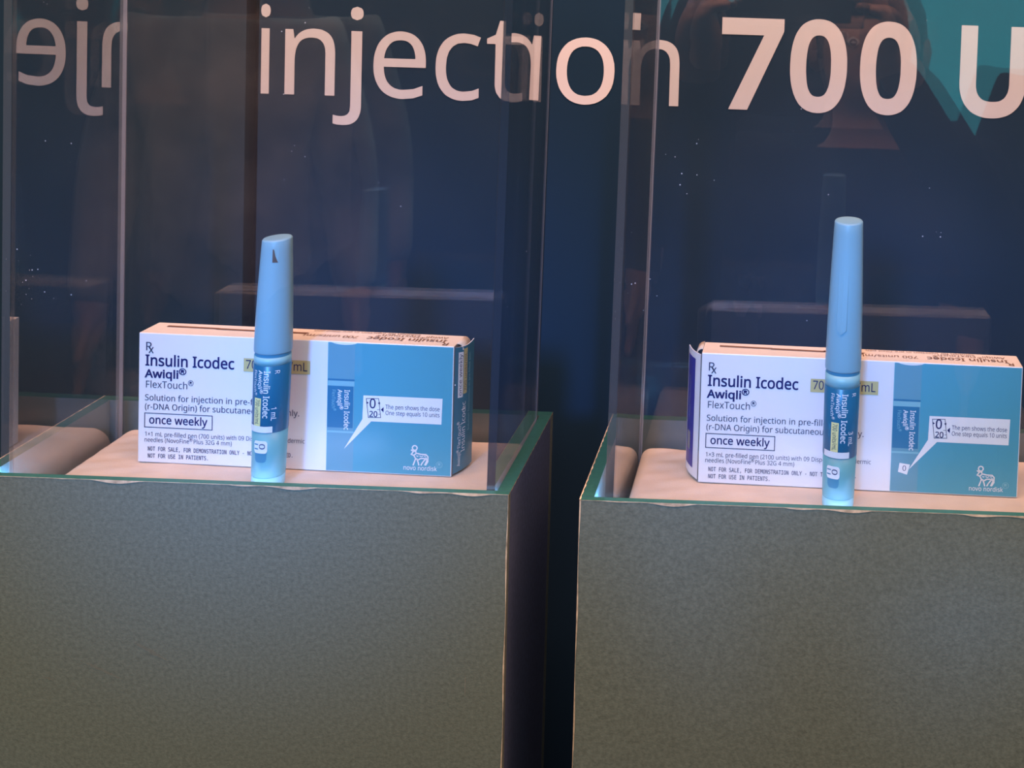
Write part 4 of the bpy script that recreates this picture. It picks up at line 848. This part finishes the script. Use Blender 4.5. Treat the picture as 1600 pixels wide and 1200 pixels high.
    def fl(a, z, off=0.0):                  # a: 0 at the hinge .. 1 at the free edge; a slight belly outwards
        q_ = Vector((hx, 0.0006, 0)) + d * (L * a) + nrm * (0.0012 * math.sin(math.pi * a) + off)
        zz = z if z < CH * 0.5 else z - 0.0014 * math.sin(math.pi * min(1, a * 1.0)) * (1 if s > 0 else 0.2)
        return (q_.x, q_.y, zz)
    zs = [zbot, zbot + 0.004, CH * 0.5, CH * 0.75, ztop]
    for i in range(n):
        a0, a1 = i / n, (i + 1) / n
        for j in range(4):
            q_ = [fl(a0, zs[j]), fl(a1, zs[j]), fl(a1, zs[j + 1]), fl(a0, zs[j + 1])]
            p.face(q_ if s > 0 else q_[::-1], 'flap_teal' if s > 0 else 'card', True)
            q_ = [fl(a0, zs[j], -th), fl(a1, zs[j], -th), fl(a1, zs[j + 1], -th), fl(a0, zs[j + 1], -th)]
            p.face(q_[::-1] if s > 0 else q_, 'card_in', True)
    for j in range(4):
        p.face([fl(1, zs[j]), fl(1, zs[j], -th), fl(1, zs[j + 1], -th), fl(1, zs[j + 1])], 'card')
    for i in range(n):
        a0, a1 = i / n, (i + 1) / n
        p.face([fl(a0, ztop), fl(a1, ztop), fl(a1, ztop, -th), fl(a0, ztop, -th)], 'card')

    def strip(a0, a1, z0, z1, key, off=0.0001):
        k = 4
        for i in range(k):
            b0, b1 = a0 + (a1 - a0) * i / k, a0 + (a1 - a0) * (i + 1) / k
            q_ = [fl(b0, z0, off), fl(b1, z0, off), fl(b1, z1, off), fl(b0, z1, off)]
            p.face(q_ if s > 0 else q_[::-1], key)
    if s > 0:
        strip(0.14, 0.36, CH * 0.60, CH * 0.95, 'white_print')
        strip(0.38, 0.56, CH * 0.62, CH * 0.97, 'yellow')
        side = lambda x, y: fl(x, y, 0.0002)
        rot = lambda a, b_: (lambda x, y: fl(a + b_ * y, x, 0.0002))
        for txt, a, cap, z0, wd, key in (('once weekly', 0.30, 0.0030, 0.615, 0.32, 'navy_ink'), ('700 units/mL', 0.53, 0.0026, 0.64, 0.30, 'grey_ink'),
                                         ('Insulin Icodec', 0.50, 0.0040, 0.16, 0.40, 'white_print'), ('Awiqli® FlexTouch®', 0.30, 0.0030, 0.06, 0.34, 'white_print'),
                                         ('Solution for injection in pre-filled pen', 0.74, 0.0022, 0.30, 0.62, 'pen_print_light')):
            text(p, txt, rot(a, -1.0 / L), CH * z0, 0, cap, key, width=CH * wd)
    else:
        strip(0.30, 0.93, CH * 0.08, CH * 0.93, 'navy_flap')
        strip(0.52, 0.80, CH * 0.20, CH * 0.34, 'card_in', 0.0002)
        rot = lambda a: (lambda x, y: fl(a + y / L, x, 0.00025))
        text(p, 'Awiqli® FlexTouch®', rot(0.58), CH * 0.45, 0, 0.0030, 'pale_ink', width=CH * 0.32)
    p.build('end_flap', r)['label'] = 'teal end flap standing slightly open' if s > 0 else 'white and indigo end flap folded open'
    # ---- curled tuck flap of the lid at the open end
    c = MB()
    n = 8
    R0 = 0.0040
    for i in range(n):
        a0, a1 = math.pi / 2 * i / n * 1.15, math.pi / 2 * (i + 1) / n * 1.15
        pr_ = [(s * (hw + R0 * math.sin(a)), CH - R0 + R0 * math.cos(a)) for a in (a0, a1)]
        y0, y1 = CT * 0.28, CT - 0.0004
        c.face([(pr_[0][0], y0 + 0.012 * 0, pr_[0][1]), (pr_[1][0], y0 + 0.002, pr_[1][1]), (pr_[1][0], y1, pr_[1][1]), (pr_[0][0], y1, pr_[0][1])], 'card_warm_lit', True)
    o = c.build('tuck_flap', r)
    so = o.modifiers.new('thick', 'SOLIDIFY'); so.thickness = 0.0005
    return r


carton('white and teal carton in the left case, its right end flap ajar', -0.3077, 0.7450, -0.0285, '1 mL', '700', '', 1)
carton('white and teal carton in the right case, its left end flap folded open', 0.0637, 0.7450, -0.0290, '3 mL', '2100', '', -1)


# ------------------------------------------------------------------ pens
def pen(label, x, y, tilt, dose, z_body, z_label, z_collar, z_groove, z_cap, slant, label_turn, window_turn, clip):
    r = thing('injection_pen', label, 'pen', (x, y, PAD + 0.0003 + EYE), 0, 'standing injection pens')
    r.rotation_euler = (0, tilt, 0)
    k0, k1 = 0.0100, 0.0108                # radius at the foot and at the label
    rad = lambda z: k0 + (k1 - k0) * min(1, z / 0.04) if z < 0.04 else k1 + 0.0003 * min(1, (z - 0.04) / 0.04)
    m = MB(); m.lathe([(k0 - 0.0012, 0.0), (k0 - 0.0003, 0.0006), (k0, 0.002), (rad(0.0075), 0.0075), (rad(0.008) - 0.0003, 0.0079)], 'pen_knob'); m.build('dose_button', r)
    m = MB(); m.lathe([(rad(0.008) - 0.0001, 0.0079), (rad(0.009) + 0.0001, 0.0085), (rad(0.02), 0.02), (rad(z_body), z_body)], 'pen_body'); m.build('barrel', r)
    m = MB(); m.lathe([(rad(z_body), z_body), (rad(z_body) + 0.0002, z_body + 0.0004), (rad(z_label) + 0.0002, z_label - 0.0002), (rad(z_label), z_label)], 'pen_label')

    def wrap(off=0.0002):
        # arc length s to the right of the middle of the side facing the viewer, height z
        def fn(s, z):
            rr = rad(z) + 0.0002 + off
            a = s / rr + turn + label_turn
            return (rr * math.sin(a), -rr * math.cos(a), z)
        return fn
    turn = math.atan2(-x, y)               # writing faces the lens
    W0, W1 = wrap(0.00015), wrap(0.00028)

    def patch(s0, s1, z0, z1, key, w, n=16):
        for i in range(n):
            a, c = s0 + (s1 - s0) * i / n, s0 + (s1 - s0) * (i + 1) / n
            m.face([w(a, z0), w(c, z0), w(c, z1), w(a, z1)], key, True)
    H = z_label - z_body
    zt = lambda k: z_label - k * H         # 0 at the top of the label .. 1 at its foot
    rd = lambda s0: (lambda px, py: W1(s0 + py, z_label - px))   # reads downwards, tops to the right
    dn = None
    text(m, 'R', rd(0.0015), 0.06 * H, 0, 0.0030, 'white_print', dense=dn)
    text(m, 'Insulin Icodec', rd(-0.0050), 0.07 * H, 0, 0.0037, 'white_print', width=0.70 * H, bold=0.012, dense=dn)
    text(m, 'Awiqli®', rd(-0.0087), 0.07 * H, 0, 0.0026, 'white_print', width=0.32 * H, bold=0.010, dense=dn)
    text(m, 'FlexTouch®', rd(-0.0124), 0.07 * H, 0, 0.0023, 'white_print', width=0.36 * H, dense=dn)
    patch(-0.0114, -0.0064, zt(0.90), zt(0.48), 'pale_yellow', W0, 6)
    text(m, '700 units/mL', rd(-0.0104), 0.50 * H, 0, 0.0030, 'grey_ink', width=0.38 * H, dense=dn)
    text(m, dose, rd(0.0001), 0.61 * H, 0, 0.0031, 'white_print', width=0.20 * H, bold=0.006, dense=dn)
    patch(-0.0170, 0.0012, z_body + 0.0004, z_body + 0.0044, 'white_print', W0, 20)
    m.build('label_wrap', r)['label'] = 'petrol blue label with white writing'
    m = MB(); m.lathe([(rad(z_label), z_label), (rad(z_collar), z_collar)], 'pen_collar'); m.build('collar', r)
    m = MB(); m.lathe([(rad(z_collar) - 0.0004, z_collar), (rad(z_groove) - 0.0004, z_groove)], 'pen_groove', cap0=False, cap1=False); m.build('cap_gap', r)
    # cap, slimmer towards the top, cut off at a slant
    Lc = z_cap - z_groove
    prof = [(0.0112, z_groove), (0.01135, z_groove + 0.0006), (0.0114, z_groove + 0.002)]
    for i in range(1, 15):
        k = i / 14
        prof.append((0.0114 - 0.0024 * k ** 1.5, z_groove + 0.002 + (Lc - 0.0032) * k))
    n0 = len(prof)
    prof += [(0.00885, z_cap - 0.0008), (0.0084, z_cap - 0.0002), (0.0070, z_cap), (0.0001, z_cap)]
    m = MB()
    m.lathe(prof, 'pen_cap', n=64, shear=(n0 - 1, slant[0], slant[1]))
    cap = m.build('cap', r)
    w = MB()
    if clip == 'slot':
        # lanyard slot near the top of the cap: flat patches, the shade inside painted as a dark wedge beside blue
        rr = 0.0092
        zc = z_cap - 0.0052
        def cpt(s, z, off):
            R_ = 0.0114 - 0.0024 * max(0, min(1, ((z - z_groove - 0.002) / (Lc - 0.0032)))) ** 1.5 + off
            a = s / R_ + turn - 0.10
            return (R_ * math.sin(a), -R_ * math.cos(a), z)
        for pts, key, off in (([(-0.0020, zc), (0.0020, zc), (0.0020, zc - 0.0092), (-0.0020, zc - 0.0092)], 'pen_cap', 0.00012),
                              ([(-0.0016, zc - 0.0006), (-0.0009, zc - 0.0006), (0.0000, zc - 0.0048), (0.0018, zc - 0.0088), (-0.0016, zc - 0.0088)], 'slot', 0.00022)):
            w.face([cpt(s_, z_, off) for s_, z_ in pts][::-1], key)
        w.build('lanyard_slot', cap)['label'] = 'small slot, the shade in it a painted dark wedge'
    else:
        # moulded clip: a low raised tongue with a rounded end
        def cpt(s, z, off):
            R_ = 0.0114 - 0.0024 * max(0, min(1, ((z - z_groove - 0.002) / (Lc - 0.0032)))) ** 1.5 + off
            a = s / R_ + turn - 0.18
            return (R_ * math.sin(a), -R_ * math.cos(a), z)
        z0, z1 = z_groove + 0.0245, z_groove + 0.066
        rows = []
        for i in range(17):
            k = i / 16
            z = z0 + (z1 - z0) * k
            hw_ = 0.0034 * (1 if k > 0.06 else math.sqrt(max(0, 1 - ((0.06 - k) / 0.06) ** 2)) * 0.9 + 0.1)
            hgt = 0.0007 * max(0.0, 1 - k)
            rows.append([(-hw_, -0.0001), (-hw_ * 0.92, hgt), (0, hgt * 1.15), (hw_ * 0.92, hgt), (hw_, -0.0001), z])
        for a_, b_ in zip(rows, rows[1:]):
            for i in range(4):
                w.face([cpt(a_[i][0], a_[5], a_[i][1]), cpt(a_[i + 1][0], a_[5], a_[i + 1][1]), cpt(b_[i + 1][0], b_[5], b_[i + 1][1]), cpt(b_[i][0], b_[5], b_[i][1])], 'pen_cap', True)
        a_ = rows[0]
        w.face([cpt(q_[0], a_[5], q_[1]) for q_ in a_[:5]][::-1], 'pen_cap')
        w.build('clip', cap)
    # dose window with a sideways 0 and the scoop below it
    m = MB()
    tn = turn + window_turn

    def wp(s, z, off):
        rr = rad(z) + off
        a = s / rr + tn
        return (rr * math.sin(a), -rr * math.cos(a), z)

    def rpatch(s0, s1, z0, z1, key, off, cr, n=5):
        pts = []
        for cx_, cz_, a0 in ((s1 - cr, z1 - cr, 0), (s0 + cr, z1 - cr, 1), (s0 + cr, z0 + cr, 2), (s1 - cr, z0 + cr, 3)):
            for i in range(n + 1):
                a = math.pi / 2 * (a0 + i / n)
                pts.append((cx_ + cr * math.cos(a), cz_ + cr * math.sin(a)))
        # split into vertical slices so that it follows the barrel
        k = 14
        for i in range(k):
            u0, u1 = s0 + (s1 - s0) * i / k, s0 + (s1 - s0) * (i + 1) / k
            def span(u):
                e_ = max(0, cr - (u - s0), cr - (s1 - u))
                dz = cr - math.sqrt(max(0, cr * cr - e_ * e_))
                return z0 + dz, z1 - dz
            (l0, h0), (l1, h1) = span(u0), span(u1)
            m.face([wp(u0, l0, off), wp(u1, l1, off), wp(u1, h1, off), wp(u0, h0, off)], key, True)
    zb = z_body
    rpatch(-0.0042, 0.0036, zb - 0.0190, zb - 0.0052, 'pen_groove', 0.00010, 0.0024)
    rpatch(-0.0050, 0.0040, zb - 0.0130, zb - 0.0050, 'white_print', 0.00022, 0.0016)
    text(m, '0', lambda px, py: wp(-0.0010 + py, zb - 0.0069 - px, 0.00034), 0, 0, 0.0036, 'navy_ink', width=0.0036, dense=dn)
    for zz in (-0.0074, -0.0103):
        q_ = [(-0.0046, zb + zz - 0.0004), (-0.0018, zb + zz - 0.0004), (-0.0018, zb + zz + 0.0004), (-0.0046, zb + zz + 0.0004)]
        m.face([wp(a, c, 0.00034) for a, c in q_], 'pen_groove')
    m.build('dose_window', r)['label'] = 'white window showing a sideways 0'
    return r


pen('shorter pale blue pen with a 1 mL label and a slot at its slanted top', -0.3143, 0.7215, 0.022, '1 mL', 0.0372, 0.0800, 0.0850, 0.0872, 0.1595, (0.10, 0.06), 0.0, -0.50, 'slot')
pen('taller pale blue pen with a 3 mL label and a moulded clip', 0.0498, 0.7205, 0.002, '3 mL', 0.0345, 0.0790, 0.0868, 0.0890, 0.1835, (0.02, 0.10), 0.46, -0.33, 'clip')

# ------------------------------------------------------------------ what stands behind the lens: the visitors and the lit screen
# (seen in the photograph only as reflections in the acrylic)
scr = thing('lit_screen', 'large backlit teal screen behind the visitors, seen only as a reflection', 'screen', (0.75, -2.3, 0))
b = MB(); b.box((-1.12, 0, 0.95), (1.12, 0.02, 2.62), 'screen'); b.build('panel', scr)
b = MB()
for lo, hi in (((-1.16, -0.02, 0), (-1.12, 0.03, 2.66)), ((1.12, -0.02, 0), (1.16, 0.03, 2.66)), ((-1.12, -0.02, 2.62), (1.12, 0.03, 2.66)), ((-1.12, -0.02, 0), (1.12, 0.03, 0.95))):
    b.box(lo, hi, 'black')
b.build('frame', scr)


def skin_mesh(name, pts, edges, key, parent, root=0, sub=2):
    me = bpy.data.meshes.new(name)
    me.from_pydata([p for p, r in pts], edges, [])
    o = bpy.data.objects.new(name, me)
    C.objects.link(o)
    o.parent = parent
    s = o.modifiers.new('skin', 'SKIN')
    s.use_smooth_shade = True
    if not me.skin_vertices:
        me.attributes.new('skin', 'FLOAT', 'POINT') if False else None
    for i, (p, r) in enumerate(pts):
        d = me.skin_vertices[0].data[i]
        d.radius = r if isinstance(r, tuple) else (r, r)
        d.use_root = (i == root)
    ss = o.modifiers.new('smooth', 'SUBSURF'); ss.levels = sub; ss.render_levels = sub
    me.materials.append(M[key])
    return o


def new_skin_layer(o):
    return o


def person(label, x, y, rz, H, jacket, hands=None, head_off=(0, 0, 0), lean=0.0):
    """standing figure facing +y; hands: world-relative wrist points (left, right) or None for hanging arms"""
    r = thing('person', label, 'person', (x, y, 0), rz, 'visitors reflected in the acrylic')
    k = H / 1.70
    hx, hy, hz = head_off
    P, E = [], []

    def add(p, rad, prev=None):
        P.append((p, rad)); i = len(P) - 1
        if prev is not None:
            E.append((prev, i))
        return i
    pel = add((0, 0, 0.93 * k), (0.13, 0.10))
    wai = add((0, 0.00 + lean * 0.3, 1.08 * k), (0.125, 0.095), pel)
    che = add((0, 0.0 + lean * 0.7, 1.28 * k), (0.15, 0.11), wai)
    nb = add((hx * 0.5, lean * 0.9, 1.42 * k), (0.07, 0.07), che)
    nk = add((hx * 0.8, lean + hy * 0.6, 1.49 * k), (0.052, 0.052), nb)
    hd0 = add((hx, lean + 0.015 + hy, 1.535 * k), (0.066, 0.074), nk)
    hd1 = add((hx, lean + 0.005 + hy, 1.61 * k), (0.084, 0.100), hd0)
    hd2 = add((hx, lean - 0.002 + hy, 1.670 * k), (0.066, 0.082), hd1)
    fy = lean + hy
    arms = []
    for s, w in ((-1, 0), (1, 1)):
        sh = add((s * 0.17, lean * 0.8, 1.385 * k), 0.062, che)
        if hands:
            hw_ = Vector(hands[w])
            el = Vector((s * 0.27, lean + 0.02, 1.16 * k))
            wr = hw_
        else:
            el = Vector((s * 0.225, -0.01, 1.10 * k)); wr = Vector((s * 0.24, 0.06, 0.86 * k))
        e_ = add(tuple(el), 0.045, sh)
        w_ = add(tuple(wr), 0.028, e_)
        d = (wr - el).normalized()
        if hands:
            d = Vector((0.0, 0.55, 0.83))
        side = Vector((-s, 0, 0)) if hands else Vector((0, 1, 0))
        palm = wr + d * 0.055
        p_ = add(tuple(palm), (0.036, 0.018), w_)
        arms.append((sh, e_, w_, p_, s))
        fwd = Vector((0, 1, 0)) if hands else Vector((-s, 0, 0))
        across = d.cross(fwd).normalized() if hands else Vector((0, 1, 0))
        across = Vector((0, -0.83, 0.55)) if hands else across
        for q, ln in enumerate((0.068, 0.076, 0.070, 0.054)):
            base = palm + d * 0.028 + across * (0.026 - 0.0175 * q)
            a_ = add(tuple(base), 0.010, p_)
            t1 = base + (d * 0.7 + side * 0.5) * ln * 0.55 if hands else base + d * ln * 0.55
            b_ = add(tuple(t1), 0.0088, a_)
            t2 = t1 + (side * 0.95 + d * 0.1) * ln * 0.5 if hands else t1 + (d * 0.85 + side * 0.25) * ln * 0.5
            add(tuple(t2), 0.0075, b_)
        th0 = add(tuple(wr + d * 0.03 + across * 0.030), 0.012, w_)
        th1 = add(tuple(wr + d * 0.055 + across * 0.045 + side * 0.014), 0.010, th0)
        add(tuple(wr + d * 0.078 + across * 0.042 + side * 0.034), 0.008, th1)
    legs = []
    for s in (-1, 1):
        hp = add((s * 0.09, 0, 0.87 * k), 0.082, pel)
        kn = add((s * 0.10, 0.01, 0.48 * k), 0.056, hp)
        an = add((s * 0.105, -0.02, 0.085 * k), 0.038, kn)
        add((s * 0.115, 0.10, 0.035), (0.036, 0.026), an)
        legs.append((hp, kn, an))
    body = skin_mesh('body', P, E, 'skin', r, pel)
    # face: nose, ears, eyes, mouth
    zc = 1.61 * k
    f = MB()
    f.mesh([(hx - 0.012, fy + 0.088, zc - 0.018), (hx + 0.012, fy + 0.088, zc - 0.018), (hx, fy + 0.116, zc - 0.014), (hx, fy + 0.090, zc + 0.022)], [(0, 1, 2), (1, 3, 2), (3, 0, 2), (0, 3, 1)], 'skin')
    f.build('nose', r)
    for s in (-1, 1):
        f = MB()
        f.lathe([(0.003, -0.030), (0.012, -0.022), (0.016, 0.004), (0.013, 0.022), (0.003, 0.030)], 'skin', 14, hx + s * 0.078, fy - 0.004)
        f.v = [(a, b_, c + zc - 0.008) for a, b_, c in f.v]
        f.build('ear', r)
    for s in (-1, 1):
        e_ = MB(); e_.lathe([(0.0005, -0.008), (0.0085, -0.004), (0.0105, 0), (0.0085, 0.004), (0.0005, 0.008)], 'eye', 16, hx + s * 0.031, fy + 0.080)
        e_.v = [(a, b_, c + zc + 0.012) for a, b_, c in e_.v]
        n_ = 16
        ring = [(hx + s * 0.031 + 0.0055 * math.cos(2 * math.pi * i / n_), fy + 0.0895, zc + 0.012 + 0.0055 * math.sin(2 * math.pi * i / n_)) for i in range(n_)]
        e_.face(ring, 'black')
        e_.build('eye', r)
    l_ = MB()
    n_ = 14
    for i in range(n_):
        q = []
        for t_, sg in ((i / n_, -1), ((i + 1) / n_, -1), ((i + 1) / n_, 1), (i / n_, 1)):
            xx = (t_ - 0.5) * 0.046
            q.append((hx + xx, fy + 0.0965 - 6.0 * xx * xx, zc - 0.047 + sg * 0.0055 * math.sin(math.pi * t_)))
        l_.face(q, 'lips')
    l_.build('mouth', r)
    # hair: a cap over the skull
    h = MB()
    prof = [(0.094, -0.035), (0.096, 0.0), (0.092, 0.035), (0.078, 0.066), (0.05, 0.086), (0.001, 0.094)]
    h.lathe(prof, 'hair', 28)
    h.v = [(hx + a * 0.92, fy - 0.020 + b_ * 1.08 - (0.012 if c < 0 and b_ > 0 else 0), c + zc + 0.018) for a, b_, c in h.v]
    h.v = [(a, min(b_, fy + (0.070 if c > zc + 0.045 else 0.012)), c) for a, b_, c in h.v]
    h.build('hair', r)
    # jacket
    J, JE = [], []

    def ja(i, extra, prev=None, mul=1.0):
        p, rad = P[i]
        rad = rad if isinstance(rad, tuple) else (rad, rad)
        J.append((p, (rad[0] * mul + extra, rad[1] * mul + extra)))
        if prev is not None:
            JE.append((prev, len(J) - 1))
        return len(J) - 1
    J.append(((0, 0, 0.80 * k), (0.175, 0.135)))
    j00 = 0
    j0 = ja(pel, 0.036, j00); j1 = ja(wai, 0.026, j0); j2 = ja(che, 0.028, j1); j3 = ja(nb, 0.022, j2)
    for sh, e_, w_, p_, s in arms:
        a_ = ja(sh, 0.022, j2); b_ = ja(e_, 0.020, a_); c_ = ja(w_, 0.018, b_)
    skin_mesh('jacket', J, JE, jacket, r, 0)
    J, JE = [], []
    j0 = ja(pel, -0.01)
    for hp, kn, an in legs:
        a_ = ja(hp, 0.014, j0); b_ = ja(kn, 0.018, a_); ja(an, 0.026, b_)
    skin_mesh('trousers', J, JE, 'trousers', r, 0)
    for s in (-1, 1):
        sh_ = MB()
        sh_.box((s * 0.11 - 0.045, -0.075, 0.0), (s * 0.11 + 0.045, 0.185, 0.075), 'black')
        o = sh_.build('shoe', r)
        o.modifiers.new('round', 'SUBSURF').render_levels = 2
        o.modifiers['round'].levels = 2
    return r


person('person in a black jacket holding up a phone, reflected in the right case', 0.142, -0.37, 0, 1.50, 'jacket_black', hands=((-0.235, 0.335, 1.41), (0.005, 0.335, 1.41)), lean=0.02)
person('person in a beige patterned top, reflected dimly at the left', -1.10, -0.95, -0.35, 1.66, 'jacket_beige')
person('person in dark clothes standing behind the one with the phone', -0.03, -1.10, 0.05, 1.74, 'jacket_black')
person('person in dark clothes at the far right of the reflections', 0.66, -0.95, 0.15, 1.58, 'jacket_black')

ph = thing('smartphone', 'black phone held up in both hands to take the picture', 'phone', (0.028, -0.011, EYE - 0.004))
b = MB(); b.box((-0.078, -0.004, -0.037), (0.078, 0.004, 0.037), 'black'); bevel(b.build('case', ph), 0.003, 3)
b = MB()
for dx in (-0.028, -0.050):
    b.lathe([(0.0075, 0), (0.0075, 0.0012), (0.0065, 0.0016)], 'lens_glass', 24, 0, 0)
    n = 72
    b.v[-n:] = [(dx + a, 0.0042 + c, b_) for a, b_, c in b.v[-n:]]
b.build('camera_lens', ph)
